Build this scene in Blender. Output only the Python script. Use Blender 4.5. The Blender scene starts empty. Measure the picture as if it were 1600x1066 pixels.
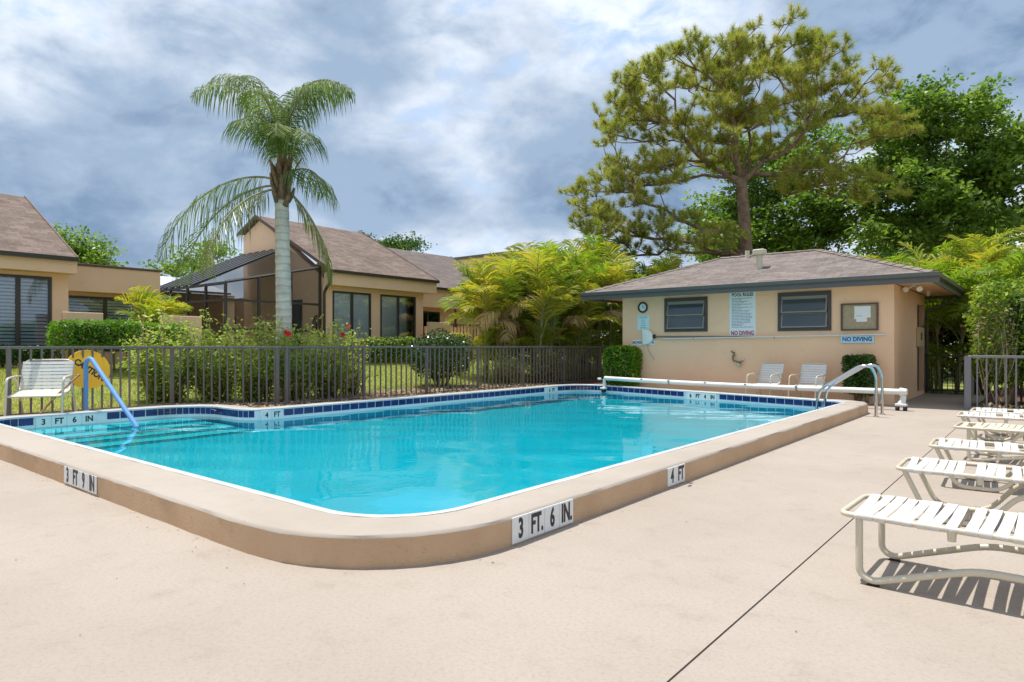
import bpy, bmesh, math, random
import numpy as np
from mathutils import Vector, Matrix
from mathutils.geometry import tessellate_polygon
R = math.radians
PI = math.pi
rng = np.random.default_rng(7)
random.seed(7)
scene = bpy.context.scene
COL = scene.collection

# ------------------------------------------------------------------ camera
cam_d = bpy.data.cameras.new('camera')
cam = bpy.data.objects.new('camera', cam_d)
COL.objects.link(cam)
cam.location = (0, 0, 1.25)
cam.rotation_euler = (R(90), 0, R(39.2))
cam_d.sensor_width = 36.0
cam_d.lens = 36.0 * 1029 / 1600
cam_d.shift_y = 8.0 / 1600
cam_d.clip_end = 3000
scene.camera = cam

# ------------------------------------------------------------------ light
SUN_DIR = Vector((0.27, 0.03, -1.0)).normalized()       # direction the light travels
elev = math.asin(-SUN_DIR.z)
az = math.atan2(-SUN_DIR.x, -SUN_DIR.y)                 # clockwise from +Y
sl = bpy.data.lights.new('sun', 'SUN')
sl.energy = 3.25
sl.angle = R(0.7)
sl.color = (1.0, 0.965, 0.905)
sun = bpy.data.objects.new('sun', sl)
COL.objects.link(sun)
sun.rotation_euler = SUN_DIR.to_track_quat('-Z', 'Y').to_euler()
sun.location = (0, 0, 30)

world = bpy.data.worlds.new('World')
scene.world = world
world.use_nodes = True


class NT:
    def __init__(s, tree):
        s.t = tree
        s.n = tree.nodes
        s.l = tree.links

    def node(s, typ, **kw):
        nd = s.n.new(typ)
        for k, v in kw.items():
            setattr(nd, k, v)
        return nd

    def put(s, sock, v):
        if isinstance(v, bpy.types.NodeSocket):
            s.l.new(v, sock)
        elif v is not None:
            if hasattr(sock, 'default_value'):
                if isinstance(v, (tuple, list)) and len(v) == 3 and len(sock.default_value) == 4:
                    v = (*v, 1)
                sock.default_value = v

    def math(s, op, a, b=None, c=None, clamp=False):
        nd = s.node('ShaderNodeMath', operation=op)
        nd.use_clamp = clamp
        s.put(nd.inputs[0], a)
        s.put(nd.inputs[1], b)
        if c is not None:
            s.put(nd.inputs[2], c)
        return nd.outputs[0]

    def mix(s, f, a, b, blend='MIX'):
        nd = s.node('ShaderNodeMix', data_type='RGBA', blend_type=blend)
        s.put(nd.inputs[0], f)
        s.put(nd.inputs[6], a)
        s.put(nd.inputs[7], b)
        return nd.outputs[2]

    def ramp(s, f, lo, hi, a=0.0, b=1.0, smooth=True):
        nd = s.node('ShaderNodeMapRange')
        if smooth:
            nd.interpolation_type = 'SMOOTHSTEP'
        for i, v in enumerate((f, lo, hi, a, b)):
            s.put(nd.inputs[i], v)
        return nd.outputs[0]

    def noise(s, vec, scale, detail=4, rough=0.55, lac=2.0, dist=0.0, col=False):
        nd = s.node('ShaderNodeTexNoise')
        s.put(nd.inputs['Vector'], vec)
        s.put(nd.inputs['Scale'], scale)
        s.put(nd.inputs['Detail'], detail)
        s.put(nd.inputs['Roughness'], rough)
        s.put(nd.inputs['Lacunarity'], lac)
        s.put(nd.inputs['Distortion'], dist)
        return nd.outputs['Color' if col else 'Fac']


def build_world():
    T = NT(world.node_tree)
    bg = T.n['Background']
    sky = T.node('ShaderNodeTexSky', sky_type='NISHITA')
    sky.sun_disc = False
    sky.sun_elevation = elev
    sky.sun_rotation = az
    sky.dust_density = 1.2
    tc = T.node('ShaderNodeTexCoord')
    mp = T.node('ShaderNodeMapping')
    mp.inputs['Location'].default_value = CLOUD_OFF
    mp.inputs['Scale'].default_value = (1.0, 1.0, 1.75)
    T.l.new(tc.outputs['Generated'], mp.inputs[0])
    v = mp.outputs[0]
    big = T.noise(v, 1.9, 2, 0.45, 2.1, 0.2)              # thick cloud decks
    mid = T.noise(v, 4.6, 6, 0.52, 2.2, 0.2)              # billows
    fine = T.noise(v, 12.0, 8, 0.55, 2.1, 0.25)
    body = T.math('ADD', T.math('MULTIPLY', big, 0.55), T.math('MULTIPLY', mid, 0.45))
    cover = T.ramp(T.math('ADD', T.math('MULTIPLY', body, 0.82), T.math('MULTIPLY', fine, 0.18)), 0.395, 0.49)
    thick = T.ramp(T.math('ADD', T.math('MULTIPLY', body, 0.90), T.math('MULTIPLY', fine, 0.10)), 0.425, 0.575)
    wisp = T.ramp(T.math('ADD', T.math('MULTIPLY', fine, 0.5), T.math('MULTIPLY', mid, 0.5)), 0.39, 0.575)
    lit = T.mix(wisp, (0.38, 0.46, 0.58), (0.67, 0.70, 0.74))
    dark = T.mix(wisp, (0.11, 0.175, 0.275), (0.22, 0.295, 0.40))
    cloud = T.mix(thick, lit, dark)
    skyc = T.mix(1.0, sky.outputs[0], (0.105, 0.105, 0.105), 'MULTIPLY')
    lift = T.mix(0.42, skyc, (0.42, 0.58, 0.80))          # thin high veil over the blue
    col = T.mix(T.math('MULTIPLY', cover, 0.97), lift, cloud)
    T.l.new(col, bg.inputs[0])
    bg.inputs[1].default_value = 1.0


CLOUD_OFF = (-6.33, 2.09, -5.95)
build_world()
vs = scene.view_settings
vs.view_transform = 'Standard'
vs.look = 'None'
vs.exposure = 0.75
vs.gamma = 1.0
vs.use_curve_mapping = False
cy = scene.cycles
cy.use_denoising = True
cy.max_bounces = 10
cy.transparent_max_bounces = 24
cy.transmission_bounces = 8
cy.sample_clamp_indirect = 6.0
cy.blur_glossy = 0.5

# ------------------------------------------------------------------ materials
M = {}


def new_mat(name):
    m = bpy.data.materials.new(name)
    m.use_nodes = True
    T = NT(m.node_tree)
    b = T.n['Principled BSDF']
    return m, T, b


def objvec(T):
    g = T.node('ShaderNodeNewGeometry')
    return g.outputs['Position']


def bump(T, b, height, strength=0.3, dist=0.01):
    bp = T.node('ShaderNodeBump')
    T.put(bp.inputs['Strength'], strength)
    T.put(bp.inputs['Distance'], dist)
    T.put(bp.inputs['Height'], height)
    T.l.new(bp.outputs[0], b.inputs['Normal'])


def mat_rough(name, c1, c2, scale=2.0, rough=0.85, bscale=120, bstr=0.35, bdist=0.004, c3=None, s3=14, lo=.35, hi=.7, spec=0.3):
    m, T, b = new_mat(name)
    p = objvec(T)
    n = T.noise(p, scale, 6, 0.6)
    col = T.mix(T.ramp(n, lo, hi), c1, c2)
    if c3 is not None:
        n3 = T.noise(p, s3, 8, 0.7)
        col = T.mix(T.ramp(n3, 0.56, 0.78), col, c3)
    T.put(b.inputs['Base Color'], col)
    b.inputs['Roughness'].default_value = rough
    b.inputs['Specular IOR Level'].default_value = spec
    if bstr:
        nb = T.noise(p, bscale, 5, 0.65)
        bump(T, b, nb, bstr, bdist)
    M[name] = m
    return m


def mat_plain(name, c, rough=0.5, metal=0.0, vary=0.12, spec=0.5, scale=9):
    m, T, b = new_mat(name)
    p = objvec(T)
    n = T.noise(p, scale, 4, 0.6)
    dk = tuple(x * (1 - vary) for x in c)
    T.put(b.inputs['Base Color'], T.mix(n, dk, c))
    T.put(b.inputs['Roughness'], T.ramp(n, 0.3, 0.7, rough * 0.85, min(1, rough * 1.15)))
    b.inputs['Metallic'].default_value = metal
    b.inputs['Specular IOR Level'].default_value = spec
    M[name] = m
    return m


def mat_leaf(name, cols, rough=0.45, trans=0.35, tint=None, clump=0.9):
    """leaf colour varies leaf by leaf and by clump; part of the light goes through the blade"""
    m, T, b = new_mat(name)
    g = T.node('ShaderNodeNewGeometry')
    rnd = g.outputs['Random Per Island']
    rp = T.node('ShaderNodeValToRGB')
    el = rp.color_ramp.elements
    while len(el) < len(cols):
        el.new(0.5)
    for i, c in enumerate(cols):
        el[i].position = i / max(1, len(cols) - 1)
        el[i].color = (*c, 1)
    n = T.noise(g.outputs['Position'], clump, 3, 0.6)
    f = T.math('ADD', T.math('MULTIPLY', rnd, 0.6), T.math('MULTIPLY', T.ramp(n, 0.3, 0.7), 0.4))
    T.l.new(f, rp.inputs[0])
    T.put(b.inputs['Base Color'], rp.outputs[0])
    b.inputs['Roughness'].default_value = rough
    b.inputs['Specular IOR Level'].default_value = 0.35
    tr = T.node('ShaderNodeBsdfTranslucent')
    T.put(tr.inputs[0], T.mix(1.0, rp.outputs[0], tint or (1.15, 1.25, 0.6), 'MULTIPLY'))
    mx = T.node('ShaderNodeMixShader')
    mx.inputs[0].default_value = trans
    T.l.new(b.outputs[0], mx.inputs[1])
    T.l.new(tr.outputs[0], mx.inputs[2])
    T.l.new(mx.outputs[0], T.n['Material Output'].inputs[0])
    M[name] = m
    return m


def mat_shingle(name, c1, c2, c3, w=0.32, h=0.14):
    m, T, b = new_mat(name)
    uv = T.node('ShaderNodeUVMap')
    br = T.node('ShaderNodeTexBrick')
    br.offset = 0.37
    br.inputs['Scale'].default_value = 1.0
    br.inputs['Brick Width'].default_value = w
    br.inputs['Row Height'].default_value = h
    br.inputs['Mortar Size'].default_value = 0.006
    br.inputs['Mortar Smooth'].default_value = 0.2
    br.inputs['Bias'].default_value = 0.0
    T.put(br.inputs['Color1'], c1)
    T.put(br.inputs['Color2'], c2)
    T.put(br.inputs['Mortar'], tuple(x * 0.45 for x in c1))
    T.l.new(uv.outputs[0], br.inputs['Vector'])
    mp = T.node('ShaderNodeMapping')
    mp.inputs['Scale'].default_value = (3.0, 0.35, 1)
    T.l.new(uv.outputs[0], mp.inputs[0])
    n = T.noise(mp.outputs[0], 1.4, 6, 0.65)
    n2 = T.noise(uv.outputs[0], 9.0, 6, 0.7)
    n3 = T.noise(uv.outputs[0], 0.8, 4, 0.6)
    col = T.mix(T.math('MULTIPLY', T.ramp(n2, 0.4, 0.75), 0.55), br.outputs[0], c3)
    col = T.mix(T.math('MULTIPLY', T.ramp(n, 0.5, 0.75), 0.5), col, tuple(x * 0.5 for x in c1))
    col = T.mix(T.math('MULTIPLY', T.ramp(n3, 0.45, 0.7), 0.35), col, tuple(x * 0.62 for x in c2))
    T.put(b.inputs['Base Color'], col)
    b.inputs['Roughness'].default_value = 0.95
    b.inputs['Specular IOR Level'].default_value = 0.15
    fr = T.node('ShaderNodeSeparateXYZ')
    T.l.new(uv.outputs[0], fr.inputs[0])
    saw = T.math('FRACT', T.math('DIVIDE', fr.outputs[1], h))
    hgt = T.math('ADD', T.math('SUBTRACT', 1.0, saw), T.math('MULTIPLY', n2, 0.5))
    bump(T, b, hgt, 0.8, 0.02)
    M[name] = m


def make_materials():
    # deck: painted concrete with faint stains, grit and a few rusty specks
    m, T, b = new_mat('deck')
    p = objvec(T)
    n1 = T.noise(p, 0.55, 6, 0.6)
    n2 = T.noise(p, 5.0, 8, 0.65)
    n3 = T.noise(p, 48, 7, 0.8)
    col = T.mix(T.ramp(n1, 0.35, 0.68), (0.395, 0.337, 0.283), (0.355, 0.298, 0.247))
    col = T.mix(T.math('MULTIPLY', T.ramp(n2, 0.5, 0.8), 0.7), col, (0.30, 0.246, 0.198))
    col = T.mix(T.math('MULTIPLY', T.ramp(n3, 0.46, 0.66), 0.34), col, (0.225, 0.175, 0.135))
    vo = T.node('ShaderNodeTexVoronoi')
    vo.inputs['Scale'].default_value = 1.7
    T.l.new(p, vo.inputs['Vector'])
    spot = T.ramp(vo.outputs['Distance'], 0.012, 0.03, 1, 0)
    col = T.mix(T.math('MULTIPLY', spot, 0.55), col, (0.10, 0.07, 0.05))
    n5 = T.noise(p, 1.4, 9, 0.72, dist=1.5)
    col = T.mix(T.math('MULTIPLY', T.ramp(n5, 0.60, 0.66), 0.10), col, (0.33, 0.25, 0.19))
    T.put(b.inputs['Base Color'], col)
    b.inputs['Roughness'].default_value = 0.85
    b.inputs['Specular IOR Level'].default_value = 0.25
    bump(T, b, T.noise(p, 55, 7, 0.75), 0.55, 0.006)
    M['deck'] = m

    mat_rough('coping', (0.40, 0.346, 0.292), (0.36, 0.307, 0.255), 1.2, 0.85, 120, 0.35, 0.004, (0.295, 0.24, 0.19), 22)
    mat_rough('coping_side', (0.60, 0.405, 0.25), (0.53, 0.35, 0.21), 1.6, 0.9, 75, 0.9, 0.010, (0.38, 0.245, 0.145), 24)
    mat_rough('stucco', (0.88, 0.575, 0.365), (0.84, 0.535, 0.335), 0.8, 0.92, 90, 0.45, 0.006, (0.77, 0.485, 0.285), 5)
    mat_rough('stucco_house', (0.86, 0.58, 0.385), (0.81, 0.535, 0.35), 0.5, 0.92, 60, 0.4, 0.008, (0.74, 0.46, 0.275), 4)
    mat_rough('mulch', (0.16, 0.085, 0.055), (0.09, 0.05, 0.035), 7, 0.95, 40, 1.0, 0.03, (0.28, 0.18, 0.12), 30)
    mat_rough('lawn', (0.23, 0.28, 0.05), (0.33, 0.31, 0.085), 0.9, 0.95, 45, 0.8, 0.03, (0.14, 0.165, 0.035), 6)
    mat_rough('soil', (0.20, 0.17, 0.10), (0.13, 0.12, 0.07), 0.4, 0.95, 20, 0.6, 0.03)
    mat_rough('plaster', (0.03, 0.54, 0.60), (0.05, 0.595, 0.66), 0.7, 0.8, 30, 0.1, 0.003, (0.13, 0.61, 0.66), 1.6)
    mat_rough('step_plaster', (0.42, 0.74, 0.72), (0.36, 0.68, 0.67), 1.5, 0.8, 40, 0.1, 0.002)
    mat_rough('bark_pine', (0.29, 0.195, 0.145), (0.16, 0.105, 0.08), 6, 0.95, 14, 1.0, 0.05, (0.28, 0.20, 0.155), 9)
    mat_rough('bark_oak', (0.13, 0.105, 0.08), (0.08, 0.065, 0.05), 6, 0.95, 14, 1.0, 0.05)
    mat_rough('twig', (0.26, 0.19, 0.12), (0.17, 0.12, 0.075), 9, 0.9, 50, 0.4, 0.01)
    mat_rough('dry_twig', (0.50, 0.40, 0.26), (0.38, 0.29, 0.18), 9, 0.9, 50, 0.3, 0.01)
    mat_rough('boot', (0.26, 0.17, 0.10), (0.16, 0.10, 0.06), 12, 0.9, 60, 0.8, 0.01)
    mat_rough('cork', (0.42, 0.34, 0.22), (0.34, 0.27, 0.17), 25, 0.9, 90, 0.3, 0.003)
    mat_rough('stem_areca', (0.34, 0.33, 0.19), (0.24, 0.22, 0.11), 5, 0.7, 40, 0.2, 0.005)
    mat_plain('white_trim', (0.60, 0.62, 0.63), 0.4, 0, 0.22, scale=3)
    mat_plain('grout', (0.74, 0.76, 0.77), 0.6, 0, 0.12, scale=12)
    mat_plain('marker_white', (0.74, 0.75, 0.74), 0.3, 0, 0.10, scale=14)
    mat_plain('letter_black', (0.022, 0.021, 0.020), 0.5, 0, 0.2)
    mat_plain('letter_dark', (0.06, 0.05, 0.05), 0.5, 0, 0.2)
    mat_plain('letter_red', (0.50, 0.03, 0.03), 0.5, 0, 0.1)
    mat_plain('letter_blue', (0.015, 0.09, 0.26), 0.5, 0, 0.1)
    mat_plain('letter_teal', (0.10, 0.48, 0.52), 0.5, 0, 0.1)
    mat_plain('letter_grey', (0.22, 0.25, 0.28), 0.6, 0, 0.1)
    mat_plain('sign_white', (0.74, 0.78, 0.80), 0.4, 0, 0.05)
    mat_plain('sign_blue', (0.50, 0.72, 0.84), 0.4, 0, 0.05)
    mat_plain('sign_aqua', (0.60, 0.78, 0.78), 0.4, 0, 0.05)
    mat_plain('paper', (0.80, 0.80, 0.78), 0.7, 0, 0.04)
    mat_plain('fence_paint', (0.175, 0.15, 0.135), 0.42, 0, 0.25, scale=5)
    mat_plain('fence_grey', (0.21, 0.20, 0.205), 0.42, 0, 0.2, scale=5)
    mat_plain('black_metal', (0.028, 0.026, 0.025), 0.4, 0, 0.2)
    mat_plain('bronze', (0.055, 0.043, 0.036), 0.4, 0, 0.25)
    mat_plain('fascia_grey', (0.125, 0.115, 0.108), 0.4, 0, 0.15, scale=2)
    mat_plain('window_frame', (0.065, 0.055, 0.05), 0.5, 0, 0.2)
    mat_plain('sash', (0.28, 0.26, 0.21), 0.45, 0, 0.2)
    mat_plain('brown_trim', (0.13, 0.075, 0.05), 0.6, 0, 0.2)
    mat_plain('white_paint', (0.72, 0.69, 0.62), 0.4, 0, 0.1)
    mat_plain('strap_white', (0.70, 0.69, 0.655), 0.38, 0, 0.10, scale=20)
    mat_plain('strap_cream', (0.66, 0.60, 0.46), 0.4, 0, 0.12, scale=20)
    mat_plain('frame_cream', (0.64, 0.57, 0.43), 0.32, 0, 0.15, scale=12)
    mat_plain('chrome', (0.62, 0.62, 0.62), 0.12, 1.0, 0.15)
    mat_plain('reel_white', (0.76, 0.75, 0.71), 0.35, 0, 0.16, scale=4)
    mat_plain('rubber', (0.018, 0.018, 0.018), 0.8, 0, 0.3)
    mat_plain('foam_blue', (0.155, 0.34, 0.66), 0.7, 0, 0.3, scale=7)
    mat_plain('yellow_disc', (0.95, 0.49, 0.010), 0.5, 0, 0.08, scale=3)
    mat_plain('wood_stick', (0.40, 0.20, 0.10), 0.6, 0, 0.3, scale=15)
    mat_plain('brass', (0.30, 0.22, 0.15), 0.4, 0.6, 0.3)
    mat_plain('panel_beige', (0.60, 0.46, 0.27), 0.6, 0, 0.1)
    mat_plain('vent_cream', (0.62, 0.56, 0.43), 0.7, 0, 0.1)
    mat_plain('lamp_white', (0.80, 0.78, 0.72), 0.3, 0, 0.05)
    mat_plain('blind', (0.66, 0.74, 0.82), 0.5, 0, 0.1)
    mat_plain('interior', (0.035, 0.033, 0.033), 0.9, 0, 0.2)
    mat_plain('curtain', (0.88, 0.90, 0.92), 0.85, 0, 0.08, scale=3)
    mat_plain('net', (0.74, 0.76, 0.58), 0.7, 0, 0.06)
    mat_plain('pole_brown', (0.24, 0.18, 0.14), 0.4, 0.3, 0.2)
    mat_plain('petal_red', (0.70, 0.02, 0.02), 0.55, 0, 0.1)
    mat_plain('petal_orange', (0.72, 0.17, 0.05), 0.55, 0, 0.1)
    mat_plain('joint', (0.06, 0.045, 0.035), 0.9, 0, 0.2)
    for nm, ca, cb in (('strap_white', (0.72, 0.715, 0.69), (0.60, 0.585, 0.53)), ('strap_cream', (0.68, 0.62, 0.48), (0.58, 0.50, 0.36))):
        m, T, b = new_mat(nm)
        oi = T.node('ShaderNodeObjectInfo')
        n = T.noise(objvec(T), 18, 5, 0.65)
        f = T.math('ADD', T.math('MULTIPLY', oi.outputs['Random'], .55), T.math('MULTIPLY', T.ramp(n, .45, .75), .45))
        T.put(b.inputs['Base Color'], T.mix(f, ca, cb))
        b.inputs['Roughness'].default_value = 0.42
        M[nm] = m
    # blue glazed tile, shade differs tile by tile
    m, T, b = new_mat('tile_blue')
    oi = T.node('ShaderNodeObjectInfo')
    n = T.noise(objvec(T), 22, 4, 0.6)
    c = T.mix(oi.outputs['Random'], (0.008, 0.017, 0.10), (0.015, 0.028, 0.145))
    T.put(b.inputs['Base Color'], T.mix(T.math('MULTIPLY', T.ramp(n, .5, .8), .4), c, (0.03, 0.055, 0.19)))
    b.inputs['Roughness'].default_value = 0.15
    M['tile_blue'] = m
    # window glass: clear pane with a faint mirror of the surroundings
    m, T, b = new_mat('glass')
    tr = T.node('ShaderNodeBsdfTransparent')
    T.put(tr.inputs[0], (0.92, 0.95, 0.97))
    gl = T.node('ShaderNodeBsdfGlossy')
    gl.inputs['Roughness'].default_value = 0.03
    lw = T.node('ShaderNodeFresnel')
    lw.inputs[0].default_value = 1.5
    mx = T.node('ShaderNodeMixShader')
    T.l.new(T.math('ADD', lw.outputs[0], 0.06), mx.inputs[0])
    T.l.new(tr.outputs[0], mx.inputs[1])
    T.l.new(gl.outputs[0], mx.inputs[2])
    T.l.new(mx.outputs[0], T.n['Material Output'].inputs[0])
    M['glass'] = m
    m, T, b = new_mat('glass_dark')
    T.put(b.inputs['Base Color'], (0.06, 0.075, 0.085))
    b.inputs['Roughness'].default_value = 0.07
    M['glass_dark'] = m
    # insect screen: fine mesh, half open
    m, T, b = new_mat('screen')
    tr = T.node('ShaderNodeBsdfTransparent')
    df = T.node('ShaderNodeBsdfDiffuse')
    T.put(df.inputs[0], (0.035, 0.035, 0.036))
    mx = T.node('ShaderNodeMixShader')
    mx.inputs[0].default_value = 0.38
    T.l.new(tr.outputs[0], mx.inputs[1])
    T.l.new(df.outputs[0], mx.inputs[2])
    T.l.new(mx.outputs[0], T.n['Material Output'].inputs[0])
    M['screen'] = m
    mat_plain('roof_panel', (0.60, 0.63, 0.67), 0.35, 0, 0.08)
    # palm trunk: grey with leaf-scar rings
    m, T, b = new_mat('palm_trunk')
    p = objvec(T)
    wv = T.node('ShaderNodeTexWave', wave_type='BANDS', bands_direction='Z')
    wv.inputs['Scale'].default_value = 1.9
    wv.inputs['Distortion'].default_value = 2.2
    wv.inputs['Detail'].default_value = 3
    wv.inputs['Detail Scale'].default_value = 1.6
    T.l.new(p, wv.inputs['Vector'])
    n = T.noise(p, 5, 6, 0.65)
    c = T.mix(T.ramp(n, 0.35, 0.7), (0.68, 0.63, 0.55), (0.54, 0.49, 0.42))
    c = T.mix(T.math('MULTIPLY', T.ramp(wv.outputs['Fac'], 0.7, 1.0), 0.4), c, (0.30, 0.265, 0.225))
    T.put(b.inputs['Base Color'], c)
    b.inputs['Roughness'].default_value = 0.9
    bump(T, b, T.math('ADD', wv.outputs['Fac'], n), 0.5, 0.02)
    M['palm_trunk'] = m
    mat_shingle('shingle_pool', (0.235, 0.195, 0.172), (0.135, 0.112, 0.102), (0.30, 0.25, 0.225))
    mat_shingle('shingle_house', (0.225, 0.168, 0.138), (0.125, 0.092, 0.075), (0.27, 0.21, 0.178))
    mat_shingle('shingle_grey', (0.19, 0.155, 0.138), (0.125, 0.105, 0.098), (0.25, 0.21, 0.19))
    mat_leaf('leaf_queen', [(0.06, 0.12, 0.025), (0.15, 0.22, 0.05), (0.27, 0.33, 0.10)], 0.6, 0.35)
    mat_leaf('leaf_queen_old', [(0.10, 0.14, 0.035), (0.21, 0.235, 0.07), (0.30, 0.27, 0.10)], 0.4, 0.3)
    mat_leaf('leaf_areca', [(0.12, 0.25, 0.025), (0.28, 0.40, 0.045), (0.50, 0.48, 0.07)], 0.45, 0.5, (1.1, 1.1, 0.5))
    mat_leaf('leaf_areca_yellow', [(0.24, 0.36, 0.035), (0.48, 0.48, 0.055), (0.66, 0.50, 0.09)], 0.45, 0.5, (1.1, 1.05, 0.5))
    mat_leaf('leaf_areca_dry', [(0.42, 0.27, 0.10), (0.56, 0.39, 0.17), (0.66, 0.52, 0.30)], 0.6, 0.4, (1.0, 0.95, 0.8))
    mat_leaf('needle', [(0.20, 0.27, 0.05), (0.36, 0.40, 0.085), (0.56, 0.48, 0.13)], 0.55, 0.5, (1.2, 1.15, 0.65), 0.45)
    mat_leaf('leaf_oak', [(0.055, 0.11, 0.02), (0.15, 0.245, 0.045), (0.34, 0.43, 0.10)], 0.4, 0.5)
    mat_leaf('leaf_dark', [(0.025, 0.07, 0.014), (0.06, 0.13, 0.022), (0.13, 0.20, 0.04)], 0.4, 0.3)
    mat_leaf('leaf_hedge', [(0.045, 0.14, 0.012), (0.13, 0.28, 0.02), (0.30, 0.46, 0.035)], 0.4, 0.42)
    mat_leaf('leaf_lime', [(0.14, 0.25, 0.015), (0.32, 0.42, 0.03), (0.50, 0.52, 0.05)], 0.4, 0.35, (1.1, 1.1, 0.5))
    mat_leaf('leaf_gold', [(0.34, 0.36, 0.015), (0.56, 0.50, 0.02), (0.66, 0.56, 0.03)], 0.4, 0.35, (1.1, 1.1, 0.5))
    mat_leaf('leaf_hibiscus', [(0.15, 0.25, 0.035), (0.34, 0.43, 0.08), (0.56, 0.55, 0.19)], 0.4, 0.5)
    mat_leaf('leaf_glossy', [(0.012, 0.04, 0.012), (0.03, 0.075, 0.018), (0.14, 0.19, 0.06)], 0.2, 0.12)
    mat_leaf('leaf_dry', [(0.26, 0.19, 0.10), (0.40, 0.31, 0.19), (0.50, 0.41, 0.28)], 0.7, 0.25, (1, .95, .8))
    mat_leaf('grass_blade', [(0.17, 0.25, 0.03), (0.32, 0.38, 0.06), (0.48, 0.43, 0.12)], 0.6, 0.4, (1.1, 1.1, .6), 0.5)
    # water: real refracting surface, faint ripples
    m, T, b = new_mat('water')
    p = objvec(T)
    mp = T.node('ShaderNodeMapping')
    mp.inputs['Scale'].default_value = (1, 1, 1)
    T.l.new(p, mp.inputs[0])
    h1 = T.noise(mp.outputs[0], 2.2, 3, 0.5, dist=0.4)
    h2 = T.noise(mp.outputs[0], 9.0, 3, 0.5)
    hh = T.math('ADD', h1, T.math('MULTIPLY', h2, 0.18))
    bp = T.node('ShaderNodeBump')
    bp.inputs['Strength'].default_value = 0.05
    bp.inputs['Distance'].default_value = 0.06
    T.put(bp.inputs['Height'], hh)
    rf = T.node('ShaderNodeBsdfRefraction')
    T.put(rf.inputs['Color'], (0.24, 0.87, 0.93))
    rf.inputs['IOR'].default_value = 1.33
    rf.inputs['Roughness'].default_value = 0.0
    gl = T.node('ShaderNodeBsdfGlossy')
    gl.inputs['Roughness'].default_value = 0.0
    T.put(gl.inputs['Color'], (0.95, 0.97, 1))
    fr = T.node('ShaderNodeFresnel')
    fr.inputs[0].default_value = 1.33
    for nd in (rf, gl, fr):
        T.l.new(bp.outputs[0], nd.inputs['Normal'])
    mx = T.node('ShaderNodeMixShader')
    T.l.new(fr.outputs[0], mx.inputs[0])
    T.l.new(rf.outputs[0], mx.inputs[1])
    T.l.new(gl.outputs[0], mx.inputs[2])
    T.l.new(mx.outputs[0], T.n['Material Output'].inputs[0])
    M['water'] = m


make_materials()


# ------------------------------------------------------------------ mesh helpers
def tag(o, label=None, cat=None, group=None, kind=None):
    if label:
        o['label'] = label
    if cat:
        o['category'] = cat
    if group:
        o['group'] = group
    if kind:
        o['kind'] = kind
    return o


def empty(name, loc=(0, 0, 0), rz=0.0, label=None, cat=None, group=None):
    o = bpy.data.objects.new(name, None)
    o.empty_display_size = 0.2
    COL.objects.link(o)
    o.location = loc
    o.rotation_euler = (0, 0, rz)
    tag(o, label, cat, group)
    return o


def link(name, me, mat=None, parent=None, loc=None):
    o = bpy.data.objects.new(name, me)
    COL.objects.link(o)
    if mat is not None and len(me.materials) == 0:
        me.materials.append(M[mat] if isinstance(mat, str) else mat)
    if parent is not None:
        o.parent = parent
    if loc is not None:
        o.location = loc
    return o


def copy_tree(o, parent=None, label=None, group=None):
    c = o.copy()
    COL.objects.link(c)
    c.parent = parent
    if label:
        c['label'] = label
    if group:
        c['group'] = group
    for ch in list(o.children):
        copy_tree(ch, c)
    return c


def fast_mesh(name, V, n):
    """V: (k*n,3) array, k separate n-gons"""
    V = np.ascontiguousarray(V, dtype=np.float32)
    nv = len(V)
    k = nv // n
    me = bpy.data.meshes.new(name)
    me.vertices.add(nv)
    me.vertices.foreach_set('co', V.ravel())
    me.loops.add(nv)
    me.loops.foreach_set('vertex_index', np.arange(nv, dtype=np.int32))
    me.polygons.add(k)
    me.polygons.foreach_set('loop_start', np.arange(0, nv, n, dtype=np.int32))
    me.update(calc_edges=True)
    return me


def idx_mesh(name, V, F):
    """V verts, F (k,n) faces sharing vertices"""
    V = np.ascontiguousarray(V, dtype=np.float32)
    F = np.ascontiguousarray(F, dtype=np.int32)
    me = bpy.data.meshes.new(name)
    me.vertices.add(len(V))
    me.vertices.foreach_set('co', V.ravel())
    me.loops.add(F.size)
    me.loops.foreach_set('vertex_index', F.ravel())
    me.polygons.add(len(F))
    me.polygons.foreach_set('loop_start', np.arange(0, F.size, F.shape[1], dtype=np.int32))
    me.update(calc_edges=True)
    return me


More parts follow.
